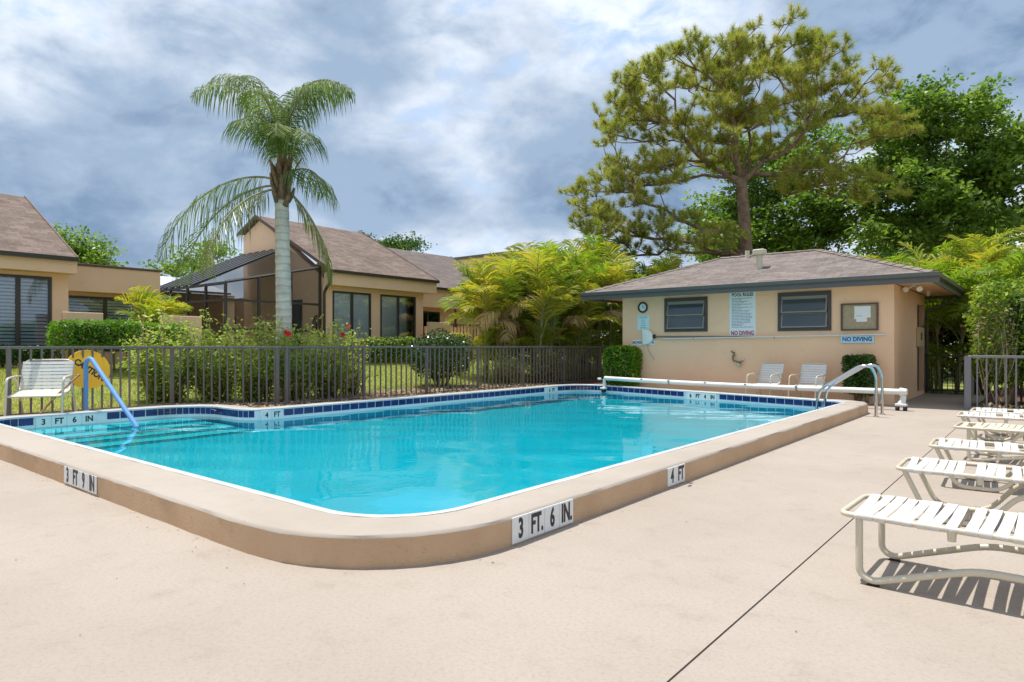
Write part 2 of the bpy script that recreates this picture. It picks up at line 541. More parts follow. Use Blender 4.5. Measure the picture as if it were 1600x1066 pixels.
class MB:
    def __init__(s):
        s.v = []
        s.f = []
        s.uv = {}

    def box(s, x0, x1, y0, y1, z0, z1, ch=0.0):
        """axis box, optionally with chamfered vertical edges and top rim"""
        b = len(s.v)
        if ch <= 0:
            s.v += [(x0, y0, z0), (x1, y0, z0), (x1, y1, z0), (x0, y1, z0), (x0, y0, z1), (x1, y0, z1), (x1, y1, z1), (x0, y1, z1)]
            s.f += [tuple(b + i for i in q) for q in ((0, 3, 2, 1), (4, 5, 6, 7), (0, 1, 5, 4), (1, 2, 6, 5), (2, 3, 7, 6), (3, 0, 4, 7))]
            return s
        ring = lambda d: [(x0 + ch + d, y0 + d), (x1 - ch - d, y0 + d), (x1 - d, y0 + ch + d), (x1 - d, y1 - ch - d),
                          (x1 - ch - d, y1 - d), (x0 + ch + d, y1 - d), (x0 + d, y1 - ch - d), (x0 + d, y0 + ch + d)]
        rings = [(ring(ch * .7), z0), (ring(0), z0 + ch), (ring(0), z1 - ch), (ring(ch * .7), z1)]
        for r, z in rings:
            s.v += [(x, y, z) for x, y in r]
        s.f.append(tuple(b + i for i in range(7, -1, -1)))
        for k in range(3):
            for i in range(8):
                j = (i + 1) % 8
                s.f.append((b + k * 8 + i, b + k * 8 + j, b + k * 8 + 8 + j, b + k * 8 + 8 + i))
        s.f.append(tuple(b + 24 + i for i in range(8)))
        return s

    def poly(s, pts, uv=None):
        b = len(s.v)
        s.v += [tuple(p) for p in pts]
        s.f.append(tuple(range(b, b + len(pts))))
        if uv:
            s.uv[len(s.f) - 1] = uv
        return s

    def prism(s, pts, axis, a0, a1):
        """extrude a 2-D outline along an axis ('x','y','z')"""
        def p3(p, a):
            if axis == 'x':
                return (a, p[0], p[1])
            if axis == 'y':
                return (p[0], a, p[1])
            return (p[0], p[1], a)
        b = len(s.v)
        n = len(pts)
        s.v += [p3(p, a0) for p in pts] + [p3(p, a1) for p in pts]
        for i in range(n):
            j = (i + 1) % n
            s.f.append((b + i, b + j, b + n + j, b + n + i))
        s.f.append(tuple(b + i for i in range(n - 1, -1, -1)))
        s.f.append(tuple(b + n + i for i in range(n)))
        return s

    def tube(s, path, r, seg=8, cap=True):
        P = [Vector(p) for p in path]
        n = len(P)
        rs = r if isinstance(r, (list, tuple, np.ndarray)) else [r] * n
        b = len(s.v)
        t0 = (P[1] - P[0]).normalized()
        up = Vector((0, 0, 1)) if abs(t0.z) < 0.9 else Vector((1, 0, 0))
        nrm = t0.cross(up).normalized()
        for i in range(n):
            if i == 0:
                t = P[1] - P[0]
            elif i == n - 1:
                t = P[-1] - P[-2]
            else:
                t = (P[i + 1] - P[i]).normalized() + (P[i] - P[i - 1]).normalized()
            if t.length < 1e-9:
                t = t0
            t.normalize()
            nrm = (nrm - t * nrm.dot(t))
            nrm.normalize()
            bi = t.cross(nrm)
            for k in range(seg):
                a = 2 * PI * k / seg
                q = P[i] + (nrm * math.cos(a) + bi * math.sin(a)) * float(rs[i])
                s.v.append((q.x, q.y, q.z))
        for i in range(n - 1):
            for k in range(seg):
                j = (k + 1) % seg
                s.f.append((b + i * seg + k, b + i * seg + j, b + (i + 1) * seg + j, b + (i + 1) * seg + k))
        if cap:
            s.f.append(tuple(b + k for k in range(seg - 1, -1, -1)))
            s.f.append(tuple(b + (n - 1) * seg + k for k in range(seg)))
        return s

    def mesh(s, name, smooth=False, angle=None):
        me = bpy.data.meshes.new(name)
        me.from_pydata(s.v, [], s.f)
        if s.uv:
            ul = me.uv_layers.new(name='UVMap')
            for fi, uvs in s.uv.items():
                p = me.polygons[fi]
                for k, li in enumerate(p.loop_indices):
                    ul.data[li].uv = uvs[k]
        if smooth:
            me.polygons.foreach_set('use_smooth', [True] * len(me.polygons))
            if angle:
                try:
                    me.set_sharp_from_angle(angle=R(angle))
                except Exception:
                    pass
        me.update()
        return me

    def build(s, name, mat, parent=None, smooth=False, angle=None, loc=None):
        me = s.mesh(name, smooth, angle)
        return link(name, me, mat, parent, loc)


def fillet(pts, rad, seg=5):
    """round the corners of a 3-D polyline"""
    P = [Vector(p) for p in pts]
    out = [P[0]]
    for i in range(1, len(P) - 1):
        a, b, c = P[i - 1], P[i], P[i + 1]
        d1, d2 = (a - b), (c - b)
        r = min(rad, d1.length * 0.48, d2.length * 0.48)
        p1 = b + d1.normalized() * r
        p2 = b + d2.normalized() * r
        for k in range(seg + 1):
            t = k / seg
            out.append(p1 * (1 - t) ** 2 + b * 2 * t * (1 - t) + p2 * t * t)
    out.append(P[-1])
    return out


def text_obj(name, body, mat, parent, mtx, size, sx=1.0, weight=0.0, align='CENTER', depth=0.0015):
    cu = bpy.data.curves.new(name, 'FONT')
    cu.body = body
    cu.size = size
    cu.align_x = align
    cu.align_y = 'CENTER'
    cu.offset = weight
    cu.extrude = depth
    cu.resolution_u = 3
    o = bpy.data.objects.new('tmp', cu)
    COL.objects.link(o)
    bpy.context.view_layer.update()
    dg = bpy.context.evaluated_depsgraph_get()
    me = bpy.data.meshes.new_from_object(o.evaluated_get(dg))
    bpy.data.objects.remove(o)
    bpy.data.curves.remove(cu)
    me.transform(mtx @ Matrix.Diagonal((sx, 1, 1, 1)))
    me.materials.clear()
    return link(name, me, mat, parent)


def face_mtx(origin, right, up):
    r = Vector(right).normalized()
    u = Vector(up).normalized()
    n = r.cross(u)
    m = Matrix((r, u, n)).transposed().to_4x4()
    m.translation = Vector(origin)
    return m


def arc(cx, cy, r, a0, a1, n=10):
    return [(cx + r * math.cos(R(a0 + (a1 - a0) * k / n)), cy + r * math.sin(R(a0 + (a1 - a0) * k / n))) for k in range(n + 1)]


# ------------------------------------------------------------------ pool outline (plan view, metres)
XR, XB, XA, YN = -3.0, -10.28, -12.0, 2.55     # right edge, back edge, stair alcove back, near edge
FAR_S = -0.258
def far_y(x):
    return 13.82 + FAR_S * (x + 3.0)


def pool_outline():
    pts = []
    pts += arc(XR - 0.62, YN + 0.62, 0.62, -90, 0, 10)                # near corner
    y = far_y(XR)
    pts += [(XR, y - 0.25), (XR - 0.06, y - 0.08), (XR - 0.22, far_y(XR - 0.22))]
    # straight far end to rounded far corner
    x1 = XB + 1.15
    pts += [(x1, far_y(x1))]
    p0, p1, p2 = Vector((x1, far_y(x1))), Vector((XB, far_y(XB))), Vector((XB, far_y(XB) - 1.2))
    for k in range(1, 9):
        t = k / 8
        q = p0 * (1 - t) ** 2 + p1 * 2 * t * (1 - t) + p2 * t * t
        pts.append((q.x, q.y))
    # back edge to the stair alcove, S-curve
    pts += [(XB, 6.15)]
    pts += arc(XB - 0.42, 6.13, 0.42, 0, -82, 7)
    pts += arc(XA + 0.72, 5.0, 0.72, 78, 180, 9)
    pts += arc(XA + 0.45, YN + 0.45, 0.45, 180, 270, 7)
    out = [pts[0]]
    for p in pts[1:]:
        if (Vector(p) - Vector(out[-1])).length > 0.015:
            out.append(p)
    return out


def offset_outline(pts, d):
    n = len(pts)
    res = []
    for i in range(n):
        a, b, c = Vector(pts[i - 1]), Vector(pts[i]), Vector(pts[(i + 1) % n])
        e1, e2 = (b - a).normalized(), (c - b).normalized()
        n1, n2 = Vector((e1.y, -e1.x)), Vector((e2.y, -e2.x))        # outward for CCW
        m = (n1 + n2)
        m.normalize()
        k = 1.0 / max(0.5, m.dot(n1))
        dd = d(b) if callable(d) else d
        q = b + m * dd * k
        res.append((q.x, q.y))
    return res


def resample(pts, step):
    n = len(pts)
    out = []
    for i in range(n):
        a, b = Vector(pts[i]), Vector(pts[(i + 1) % n])
        L = (b - a).length
        k = max(1, int(L / step))
        for j in range(k):
            q = a.lerp(b, j / k)
            out.append((q.x, q.y))
    return out


INNER = resample(pool_outline(), 0.16)
def cop_w(p):
    # wider coping on the near side, narrower towards the far end by the pool house
    if p.x < XB - 0.3 or p.x < XB + 0.25:
        return 0.30
    if p.y > 12.5 and p.x < XR - 0.4:
        return 0.27
    t = min(1, max(0, (p.x + 3.8) / 0.8)) if p.y < 3.4 else 1.0
    return 0.49 * (1 - t) + 0.40 * t
OUTER = offset_outline(INNER, cop_w)
WAVE = 0.0007
ZC = 0.19                                        # top of coping; water level is z = 0

# ------------------------------------------------------------------ ground and deck
def sstep(a, b, x):
    t = min(1, max(0, (x - a) / (b - a)))
    return t * t * (3 - 2 * t)


def ground_h(x, y):
    if x > -13.02:
        z = 0.06 if x < -10.4 and y > 2 else -0.09
        return z
    rise = 0.70 * sstep(-13.2, -17.6, x) if x > -17.6 else 0.70
    return 0.08 + rise + 0.02 * math.sin(x * 1.7 + y * 0.9) * min(1.0, (-13 - x))


def make_ground():
    xs = [-900, -400, -200, -100, -60, -45, -35, -30, -27] + list(np.arange(-25, -13.05, 0.6)) + [-13.05, -13.0, -10.35, -10.3, -2.9, 3, 9, 15, 30, 60, 120, 300, 900]
    ys = [-400, -100, -40, -20, -10, -5, -2, 0, 2.7] + list(np.arange(3.5, 30, 0.9)) + [35, 45, 60, 90, 150, 300, 900, 1500]
    mb = MB()
    nx, ny = len(xs), len(ys)
    for x in xs:
        for y in ys:
            mb.v.append((x, y, ground_h(x, y)))
    for i in range(nx - 1):
        for j in range(ny - 1):
            cx, cyy = (xs[i] + xs[i + 1]) / 2, (ys[j] + ys[j + 1]) / 2
            if -13.0 < cx < -2.9 and 2.6 < cyy < 16.9:
                continue
            mb.f.append((i * ny + j, (i + 1) * ny + j, (i + 1) * ny + j + 1, i * ny + j + 1))
    g = mb.build('ground', 'lawn', None, True)
    tag(g, kind='structure')


def make_deck():
    def slab(outline, holes):
        loops = [[Vector((x, y, 0)) for x, y in outline]] + [[Vector((x, y, 0)) for x, y in h] for h in holes]
        flat = [p for l in loops for p in l]
        tris = tessellate_polygon(loops)
        mb = MB()
        mb.v = [tuple(p) for p in flat]
        for t in tris:
            a, b, c = (flat[i] for i in t)
            if (b - a).cross(c - a).z < 0:
                t = (t[0], t[2], t[1])
            mb.f.append(tuple(t))
        b0 = len(mb.v)                            # skirt round the rim
        n = len(outline)
        mb.v += [(x, y, -0.12) for x, y in outline]
        for i in range(n):
            j = (i + 1) % n
            mb.f.append((i, b0 + i, b0 + j, j))
        return mb
    base = offset_outline(OUTER, -0.02)
    J = -1.10
    a = slab([(-13.05, -9), (J - 0.005, -9), (J - 0.005, 15.62), (-1.18, 15.62), (-1.18, 20.5), (-10.6, 20.5), (-13.05, 20.5)], [base])
    d = a.build('deck', 'deck')
    tag(d, kind='structure')
    slab([(J + 0.005, -9), (9, -9), (9, 15.62), (J + 0.005, 15.62)], []).build('deck_slab', 'deck', d)
    MB().box(J - 0.005, J + 0.005, -9, 15.6, -0.1, -0.006).build('joint_filler', 'joint', d)
    # raised pad beside the stairs
    MB().box(-13.02, -12.26, -2.0, 5.3, -0.05, 0.11, 0.012).build('raised_pad', 'deck', d)
    bed = MB()
    rows = []
    ys = np.arange(4.9, 20.4, 0.22)
    for y in ys:
        x0 = -13.02
        x1 = -10.45
        if y < 6.2:
            x1 = -11.9
        if y > 14.6:
            x1 = -10.45 + (y - 14.6) * 0.9
        if y > 16.2:
            x1 = -9.15
        rows.append([(x0 + (x1 - x0) * k / 12, y, 0.10 + random.uniform(-.012, .02)) for k in range(13)])
    for r in rows:
        bed.v += r
    for i in range(len(rows) - 1):
        for k in range(12):
            q = i * 13 + k
            bed.f.append((q, q + 1, q + 14, q + 13))
    o = bed.build('mulch_bed', 'mulch', None, True)
    tag(o, kind='structure')
    # loose bark chips lying on the bed
    V = []
    for _ in range(4200):
        x, y = random.uniform(-13.0, -11.0), random.uniform(5.6, 15.5)
        if random.random() < .35:
            x = random.uniform(-13.9, -13.0)
        z = (0.12 if x > -13.02 else ground_h(x, y) + .01) + random.uniform(0, 0.03)
        a = random.uniform(0, PI)
        L, W = random.uniform(.02, .05), random.uniform(.008, .018)
        t = random.uniform(-.5, .5)
        dx, dy = math.cos(a), math.sin(a)
        V += [(x - dx * L - dy * W, y - dy * L + dx * W, z - t * L), (x + dx * L - dy * W, y + dy * L + dx * W, z + t * L),
              (x + dx * L + dy * W, y + dy * L - dx * W, z + t * L), (x - dx * L + dy * W, y - dy * L - dx * W, z - t * L)]
    o = link('bark_chips', fast_mesh('bark_chips', np.array(V), 4), M['leaf_dry'])
    tag(o, 'brown bark chips scattered over the planting bed', 'mulch', kind='stuff')
    V = []
    def bit(x, y, z, r):
        a = random.uniform(0, 2 * PI)
        w_ = r * random.uniform(.25, .6)
        dx, dy = math.cos(a), math.sin(a)
        V.extend([(x - dx * r, y - dy * r, z), (x + dy * w_, y - dx * w_, z + .003), (x + dx * r, y + dy * r, z + random.uniform(0, .006)), (x - dy * w_, y + dx * w_, z + .003)])
    for _ in range(70):
        bit(-2.58 + abs(random.gauss(0, .05)), random.uniform(2.6, 13.5), .003, random.uniform(.004, .012))
    for _ in range(45):
        bit(random.uniform(-9, -3.4), 2.04 - abs(random.gauss(0, .06)), .003, random.uniform(.004, .011))
    for _ in range(120):
        bit(random.uniform(-7, 1.5), random.uniform(.8, 14), .003, random.uniform(.003, .009))
    for _ in range(5):
        bit(-2.52 + random.uniform(-.03, .05), 5.62 + random.uniform(-.12, .12), .004, random.uniform(.02, .04))
    o = link('leaf_litter', fast_mesh('leaf_litter', np.array(V), 4), 'brown_trim')
    tag(o, 'tiny dry leaf bits scattered on the pool deck and along the kerb', 'litter', kind='stuff')
    # strip behind the right-hand fence
    mb = MB()
    nx, ny = 14, 12
    for i in range(nx + 1):
        for j in range(ny + 1):
            mb.v.append((-1.17 + i * 0.75, 15.64 + j * 0.75, 0.02 + random.uniform(-.02, .03)))
    for i in range(nx):
        for j in range(ny):
            q = i * (ny + 1) + j
            mb.f.append((q, q + ny + 1, q + ny + 2, q + 1))
    o = mb.build('gravel_strip', 'mulch', None, True)
    tag(o, kind='structure')


def make_grass():
    n = 120000
    # denser near the fence where single blades can be told apart
    x = -13.1 - (rng.random(n) ** 1.2) * 4.6
    y = 0.5 + rng.random(n) * 23
    z = np.array([ground_h(a, b) for a, b in zip(x, y)])
    h = rng.uniform(.025, .06, n)
    a = rng.uniform(0, 2 * PI, n)
    w = rng.uniform(.004, .008, n)
    lean = rng.normal(0, .022, (n, 2))
    V = np.zeros((n, 3, 3))
    V[:, 0] = np.stack([x - np.cos(a) * w, y - np.sin(a) * w, z - .005], 1)
    V[:, 1] = np.stack([x + np.cos(a) * w, y + np.sin(a) * w, z - .005], 1)
    V[:, 2] = np.stack([x + lean[:, 0], y + lean[:, 1], z + h], 1)
    o = link('grass', fast_mesh('grass', V.reshape(-1, 3), 3), 'grass_blade')
    tag(o, 'short dry green lawn grass behind the pool fence', 'grass', kind='stuff')


# ------------------------------------------------------------------ pool
def floor_z(y):
    return -0.98 - 0.95 * sstep(5.5, 13.5, y)


def make_pool():
    n = len(INNER)
    sh = MB()
    wall = offset_outline(INNER, -0.004)
    for (x, y) in wall:
        sh.v.append((x, y, 0.165))
    for (x, y) in offset_outline(INNER, -0.016):
        sh.v.append((x, y, floor_z(y) + 0.06))
    for (x, y) in offset_outline(INNER, -0.08):
        sh.v.append((x, y, floor_z(y)))
    for k in range(2):
        for i in range(n):
            j = (i + 1) % n
            sh.f.append((k * n + i, (k + 1) * n + i, (k + 1) * n + j, k * n + j))
    pool = sh.build('pool', 'plaster', None, True, 40)
    tag(pool, kind='structure')
    # floor: fine strips so that it can slope towards the deep end
    fl = MB()
    ring = offset_outline(INNER, -0.08)
    tris = tessellate_polygon([[Vector((x, y, 0)) for x, y in ring]])
    bm = bmesh.new()
    vv = [bm.verts.new((x, y, 0)) for x, y in ring]
    for t in tris:
        try:
            bm.faces.new([vv[i] for i in t])
        except ValueError:
            pass
    for k in range(1, 26):
        yk = 2.9 + k * 0.47
        geom = bm.verts[:] + bm.edges[:] + bm.faces[:]
        bmesh.ops.bisect_plane(bm, geom=geom, plane_co=(0, yk, 0), plane_no=(0, 1, 0))
    for v in bm.verts:
        v.co.z = floor_z(v.co.y)
    bmesh.ops.recalc_face_normals(bm, faces=bm.faces)
    me = bpy.data.meshes.new('floor')
    bm.to_mesh(me)
    bm.free()
    me.polygons.foreach_set('use_smooth', [True] * len(me.polygons))
    floor = link('floor', me, 'plaster', pool)
    # raised coping: rounded outer lip, rough painted side
    prof_o = offset_outline(OUTER, -0.012)
    c = MB()
    trim_in = offset_outline(INNER, 0.048)
    for ring_, z in ((trim_in, ZC), (offset_outline(OUTER, -0.03), ZC), (offset_outline(OUTER, -0.009), ZC - 0.006), (OUTER, ZC - 0.024)):
        c.v += [(x + random.uniform(-.003, .003) * (z < ZC), y + random.uniform(-.003, .003) * (z < ZC), z + random.uniform(-.002, .002)) for x, y in ring_]
    for k in range(3):
        for i in range(n):
            j = (i + 1) % n
            c.f.append((k * n + i, (k + 1) * n + i, (k + 1) * n + j, k * n + j))
    cop = c.build('coping', 'coping', pool, True, 50)
    cop['label'] = 'cream painted raised pool coping'
    s = MB()
    res_o = OUTER
    s.v += [(x, y, ZC - 0.022) for x, y in res_o] + [(x + random.uniform(-.006, .006), y + random.uniform(-.006, .006), -0.06) for x, y in res_o]
    for i in range(n):
        j = (i + 1) % n
        s.f.append((i, n + i, n + j, j))
    s.build('coping_face', 'coping_side', pool, True, 50)
    t = MB()
    for ring_, z in ((offset_outline(INNER, 0.051), ZC + 0.002), (offset_outline(INNER, -0.012), ZC + 0.002), (offset_outline(INNER, -0.020), ZC - 0.006), (offset_outline(INNER, -0.020), 0.160), (offset_outline(INNER, 0.0), 0.160)):
        t.v += [(x, y, z) for x, y in ring_]
    for k in range(4):
        for i in range(n):
            j = (i + 1) % n
            t.f.append((k * n + j, (k + 1) * n + j, (k + 1) * n + i, k * n + i))
    t.build('coping_trim', 'white_trim', pool, True, 35)
    gr = MB()
    gl_ = offset_outline(INNER, -0.006)
    gr.v += [(x, y, 0.162) for x, y in gl_] + [(x, y, -0.06) for x, y in gl_]
    for i in range(n):
        j = (i + 1) % n
        gr.f.append((i, j, n + j, n + i))
    gr.build('waterline_grout', 'grout', pool)
    # blue tiles one by one round the waterline
    tl = offset_outline(INNER, -0.006)
    seg = []
    for i in range(n):
        a, b = Vector(tl[i]), Vector(tl[(i + 1) % n])
        seg.append((a, b, (b - a).length))
    total = sum(q[2] for q in seg)

    def at(s):
        s = s % total
        for a, b, L in seg:
            if s <= L:
                return a.lerp(b, s / L)
            s -= L
        return seg[-1][1]
    tm = MB().box(-0.0915, 0.0915, -0.011, 0.0, 0, 0.112, 0.0035).mesh('tile')
    ts = MB().box(-0.0435, 0.0435, -0.011, 0.0, 0, 0.112, 0.0035).mesh('tile_half')
    for m_ in (tm, ts):
        m_.materials.append(M['tile_blue'])
    # gaps where the depth markers sit
    marks = [((XA, 3.19), (XA, 4.02)), ((XB, 5.92), (XB, 6.30)), ((XB, 14.08), (XB, 14.42)), ((-6.66, far_y(-6.66)), (-5.86, far_y(-5.86)))]

    def blocked(p, hw):
        for a, b in marks:
            a, b = Vector(a), Vector(b)
            ab = b - a
            t = (p - a).dot(ab) / ab.length
            if -hw < t < ab.length + hw and abs((p - a).cross(ab)) / ab.length < 0.15:
                return True
        return False
    s_ = 0.0
    while s_ < total - 0.1:
        p0, p1 = at(s_), at(s_ + 0.2)
        pm_ = at(s_ + 0.1)
        bend = (pm_ - (p0 + p1) / 2).length
        w = 0.1 if bend > 0.0035 else 0.2
        p1 = at(s_ + w)
        mid = (p0 + p1) / 2
        if not blocked(mid, w / 2 - 0.02):
            d_ = p1 - p0
            o = link('tile', tm if w > .15 else ts, None, pool, (mid.x, mid.y, 0.048))
            o.rotation_euler = (0, 0, math.atan2(d_.y, d_.x) + PI)
        s_ += w
    # depth markers: white tiles with black letters
    def marker(a, b, z0, z1, words, normal, hgt, weight=0.0035, sx=0.62, thick=0.012, drop=0.0, lab=None):
        a, b = Vector((*a, 0)), Vector((*b, 0))
        nrm = Vector(normal).normalized()
        L = (b - a).length / len(words)
        d_ = (b - a).normalized()
        for i, wd in enumerate(words):
            c0 = a + d_ * (L * i + L / 2)
            mb = MB().box(-L / 2 + 0.0015, L / 2 - 0.0015, -thick, 0.0, z0, z1, 0.003)
            o = mb.build('depth_marker', 'marker_white', pool)
            o.matrix_local = face_mtx(c0 + nrm * 0.001, d_, nrm.cross(d_) if False else Vector((0, 0, 1)).cross(d_)) if False else Matrix.Translation(c0) @ Matrix.Rotation(math.atan2(d_.y, d_.x), 4, 'Z')
            tx = text_obj('lettering', wd, 'letter_black', o, face_mtx((0, -thick - 0.001, (z0 + z1) / 2 + drop), (1, 0, 0), (0, 0, 1)), hgt, sx, weight)
    out_n = 0.0
    marker((-6.90, YN - 0.49), (-6.12, YN - 0.49), 0.018, 0.168, ['3', 'FT', '9', 'IN'], (0, -1, 0), 0.180, 0.0055, 0.62, 0.008)
    xo = XR + 0.40
    marker((xo, 3.18), (xo, 3.86), 0.012, 0.178, ['3', 'FT.', '6', 'IN.'], (1, 0, 0), 0.172, 0.0055, 0.60, 0.010)
    marker((xo, 5.34), (xo, 5.69), 0.012, 0.175, ['4', 'FT'], (1, 0, 0), 0.172, 0.0055, 0.66, 0.010)
    marker((XA + .006, 3.19), (XA + .006, 4.02), 0.0, 0.160, ['3', 'FT', '6', 'IN'], (1, 0, 0), 0.125, 0.004, 0.9, 0.014)
    marker((XB + .006, 5.92), (XB + .006, 6.30), 0.0, 0.160, ['4', 'FT'], (1, 0, 0), 0.125, 0.004, 0.9, 0.014)
    marker((XB + .006, 14.08), (XB + .006, 14.42), 0.0, 0.160, ['6', 'FT'], (1, 0, 0), 0.125, 0.005, 0.85, 0.014)
    marker((-6.66, far_y(-6.66) - .006), (-5.86, far_y(-5.86) - .006), 0.0, 0.160, ['6', 'FT', '4', 'IN'], (0, -1, 0), 0.125, 0.005, 0.9, 0.014)
    # entry steps in the alcove, treads run along Y and go down towards +X
    for k, (xe, z) in enumerate(((-11.30, -0.20), (-10.86, -0.42), (-10.42, -0.64), (-9.98, -0.84))):
        y1 = 5.42 if xe < -10.6 else 5.60
        MB().box(-11.97, xe, YN + 0.03, y1, -1.2 + 0.003 * k, z, 0.02).build('step', 'step_plaster', pool)
        MB().box(xe - 0.05, xe + 0.004, YN + 0.04, y1 - 0.01, z + 0.001, z + 0.005).build('step_edge', 'tile_blue', pool)
    # water: fine sheet with real low ripples, so that sunlight gathers into soft patterns on the floor
    wr = offset_outline(INNER, -0.008)
    bm = bmesh.new()
    vv = [bm.verts.new((x, y, 0)) for x, y in wr]
    for t_ in tessellate_polygon([[Vector((x, y, 0)) for x, y in wr]]):
        try:
            bm.faces.new([vv[i] for i in t_])
        except ValueError:
            pass
    for ax, lo, hi in ((0, -12.1, -2.9), (1, 2.5, 15.8)):
        k = lo
        while k < hi:
            co = (k, 0, 0) if ax == 0 else (0, k, 0)
            no = (1, 0, 0) if ax == 0 else (0, 1, 0)
            bmesh.ops.bisect_plane(bm, geom=bm.verts[:] + bm.edges[:] + bm.faces[:], plane_co=co, plane_no=no)
            k += 0.11
    wv = [(random.uniform(0, 2 * PI), random.uniform(.55, 1.5), random.uniform(0, 2 * PI)) for _ in range(9)]
    for v in bm.verts:
        v.co.z = sum(WAVE * L * math.sin((math.cos(a) * v.co.x + math.sin(a) * v.co.y) * 2 * PI / L + ph) for a, L, ph in wv)
    bmesh.ops.recalc_face_normals(bm, faces=bm.faces)
    if sum(f.normal.z for f in bm.faces) < 0:
        bmesh.ops.reverse_faces(bm, faces=bm.faces)
    me = bpy.data.meshes.new('water')
    bm.to_mesh(me)
    bm.free()
    me.polygons.foreach_set('use_smooth', [True] * len(me.polygons))
    wo = link('water', me, 'water')
    tag(wo, kind='structure')
    wo.cycles.is_caustics_caster = True
    for o in [pool, floor] + [c_ for c_ in pool.children]:
        o.cycles.is_caustics_receiver = True
    sl.cycles.is_caustics_light = True
    return pool


# ------------------------------------------------------------------ fences
def fence(name, pts, z0, ztop, label, mat, post_at, spacing=0.15, pr=0.0145, rail_h=0.045, ground=None, z_post=0.0, pw=0.032):
    """run of posts, two rails and single square pickets along a plan polyline"""
    f = empty(name, (pts[0][0], pts[0][1], 0), 0, label, 'fence')
    org = Vector((pts[0][0], pts[0][1], 0))
    pick = MB().box(-pr, pr, -pr, pr, 0, ztop - z0 - 0.05, 0.003).mesh('picket')
    pick.materials.append(M[mat])
    post = MB().box(-pw, pw, -pw, pw, -0.2, ztop - z0 - 0.012, 0.006).mesh('post')
    post.materials.append(M[mat])
    for i in range(len(pts) - 1):
        a, b = Vector((*pts[i], 0)) - org, Vector((*pts[i + 1], 0)) - org
        d = b - a
        L = d.length
        d.normalize()
        ang = math.atan2(d.y, d.x)
        top = MB().box(0, L, -0.024, 0.024, ztop - rail_h, ztop, 0.006).build('top_rail', mat, f, loc=a)
        top.rotation_euler = (0, 0, ang)
        bot = MB().box(0, L, -0.016, 0.016, z0 + 0.035, z0 + 0.065, 0.004).build('bottom_rail', mat, f, loc=a)
        bot.rotation_euler = (0, 0, ang)
        n = int(round(L / spacing))
        for k in range(1, n):
            p = a + d * (L * k / n)
            o = link('picket', pick, None, f, (p.x, p.y, z0 + 0.01))
            o.rotation_euler = (0, 0, ang + random.uniform(-.03, .03))
    for (x, y) in post_at:
        p = Vector((x, y, 0)) - org
        o = link('post', post, None, f, (p.x, p.y, z0))
    return f


def make_fences():
    pts = [(-13.0, -3.5), (-13.0, 5.65), (-11.55, 7.1), (-11.45, 19.6)]
    posts = [(-13.0, y) for y in (-1.5, 0.9, 3.1)] + [(-13.0, 5.65), (-11.60, 7.02), (-11.54, 7.18)] + [(-11.54, 9.05), (-11.52, 10.9), (-11.5, 12.7), (-11.5, 14.6), (-11.48, 16.6), (-11.45, 18.6)]
    fence('metal_fence', pts, 0.09, 1.25, 'long dark brown metal picket fence along the lawn side of the pool', 'fence_paint', posts)
    fence('metal_fence', [(-1.24, 15.72), (3.6, 15.72)], 0.0, 1.07, 'grey metal picket fence behind the loungers in front of tall hedge', 'fence_grey',
          [(-1.24, 15.72), (1.2, 15.72), (3.6, 15.72)], 0.15, 0.0135, 0.05, pw=0.056)
    fence('metal_fence', [(-1.24, 15.80), (-1.50, 20.3)], 0.0, 1.07, 'short grey fence return leading from corner post back to the gate', 'fence_grey', [(-1.50, 20.25)], 0.13)
    # gate
    g = empty('metal_gate', (-2.50, 20.3, 0), 0, 'black metal picket gate at the end of the shaded walkway', 'gate')
    for x in (0.0, 0.93):
        MB().box(x - .025, x + .025, -.02, .02, 0.03, 1.06, .004).build('gate_post', 'black_metal', g)
    for z in (0.08, 0.98):
        MB().box(0.025, 0.905, -.014, .014, z, z + .045, .003).build('rail', 'black_metal', g)
    for k in range(1, 8):
        x = 0.93 * k / 8
        MB().box(x - .009, x + .009, -.008, .008, 0.10, 0.99, .002).build('picket', 'black_metal', g)
    MB().box(0.80, 0.90, -.04, -.014, 0.86, 0.93, .006).build('latch', 'black_metal', g)


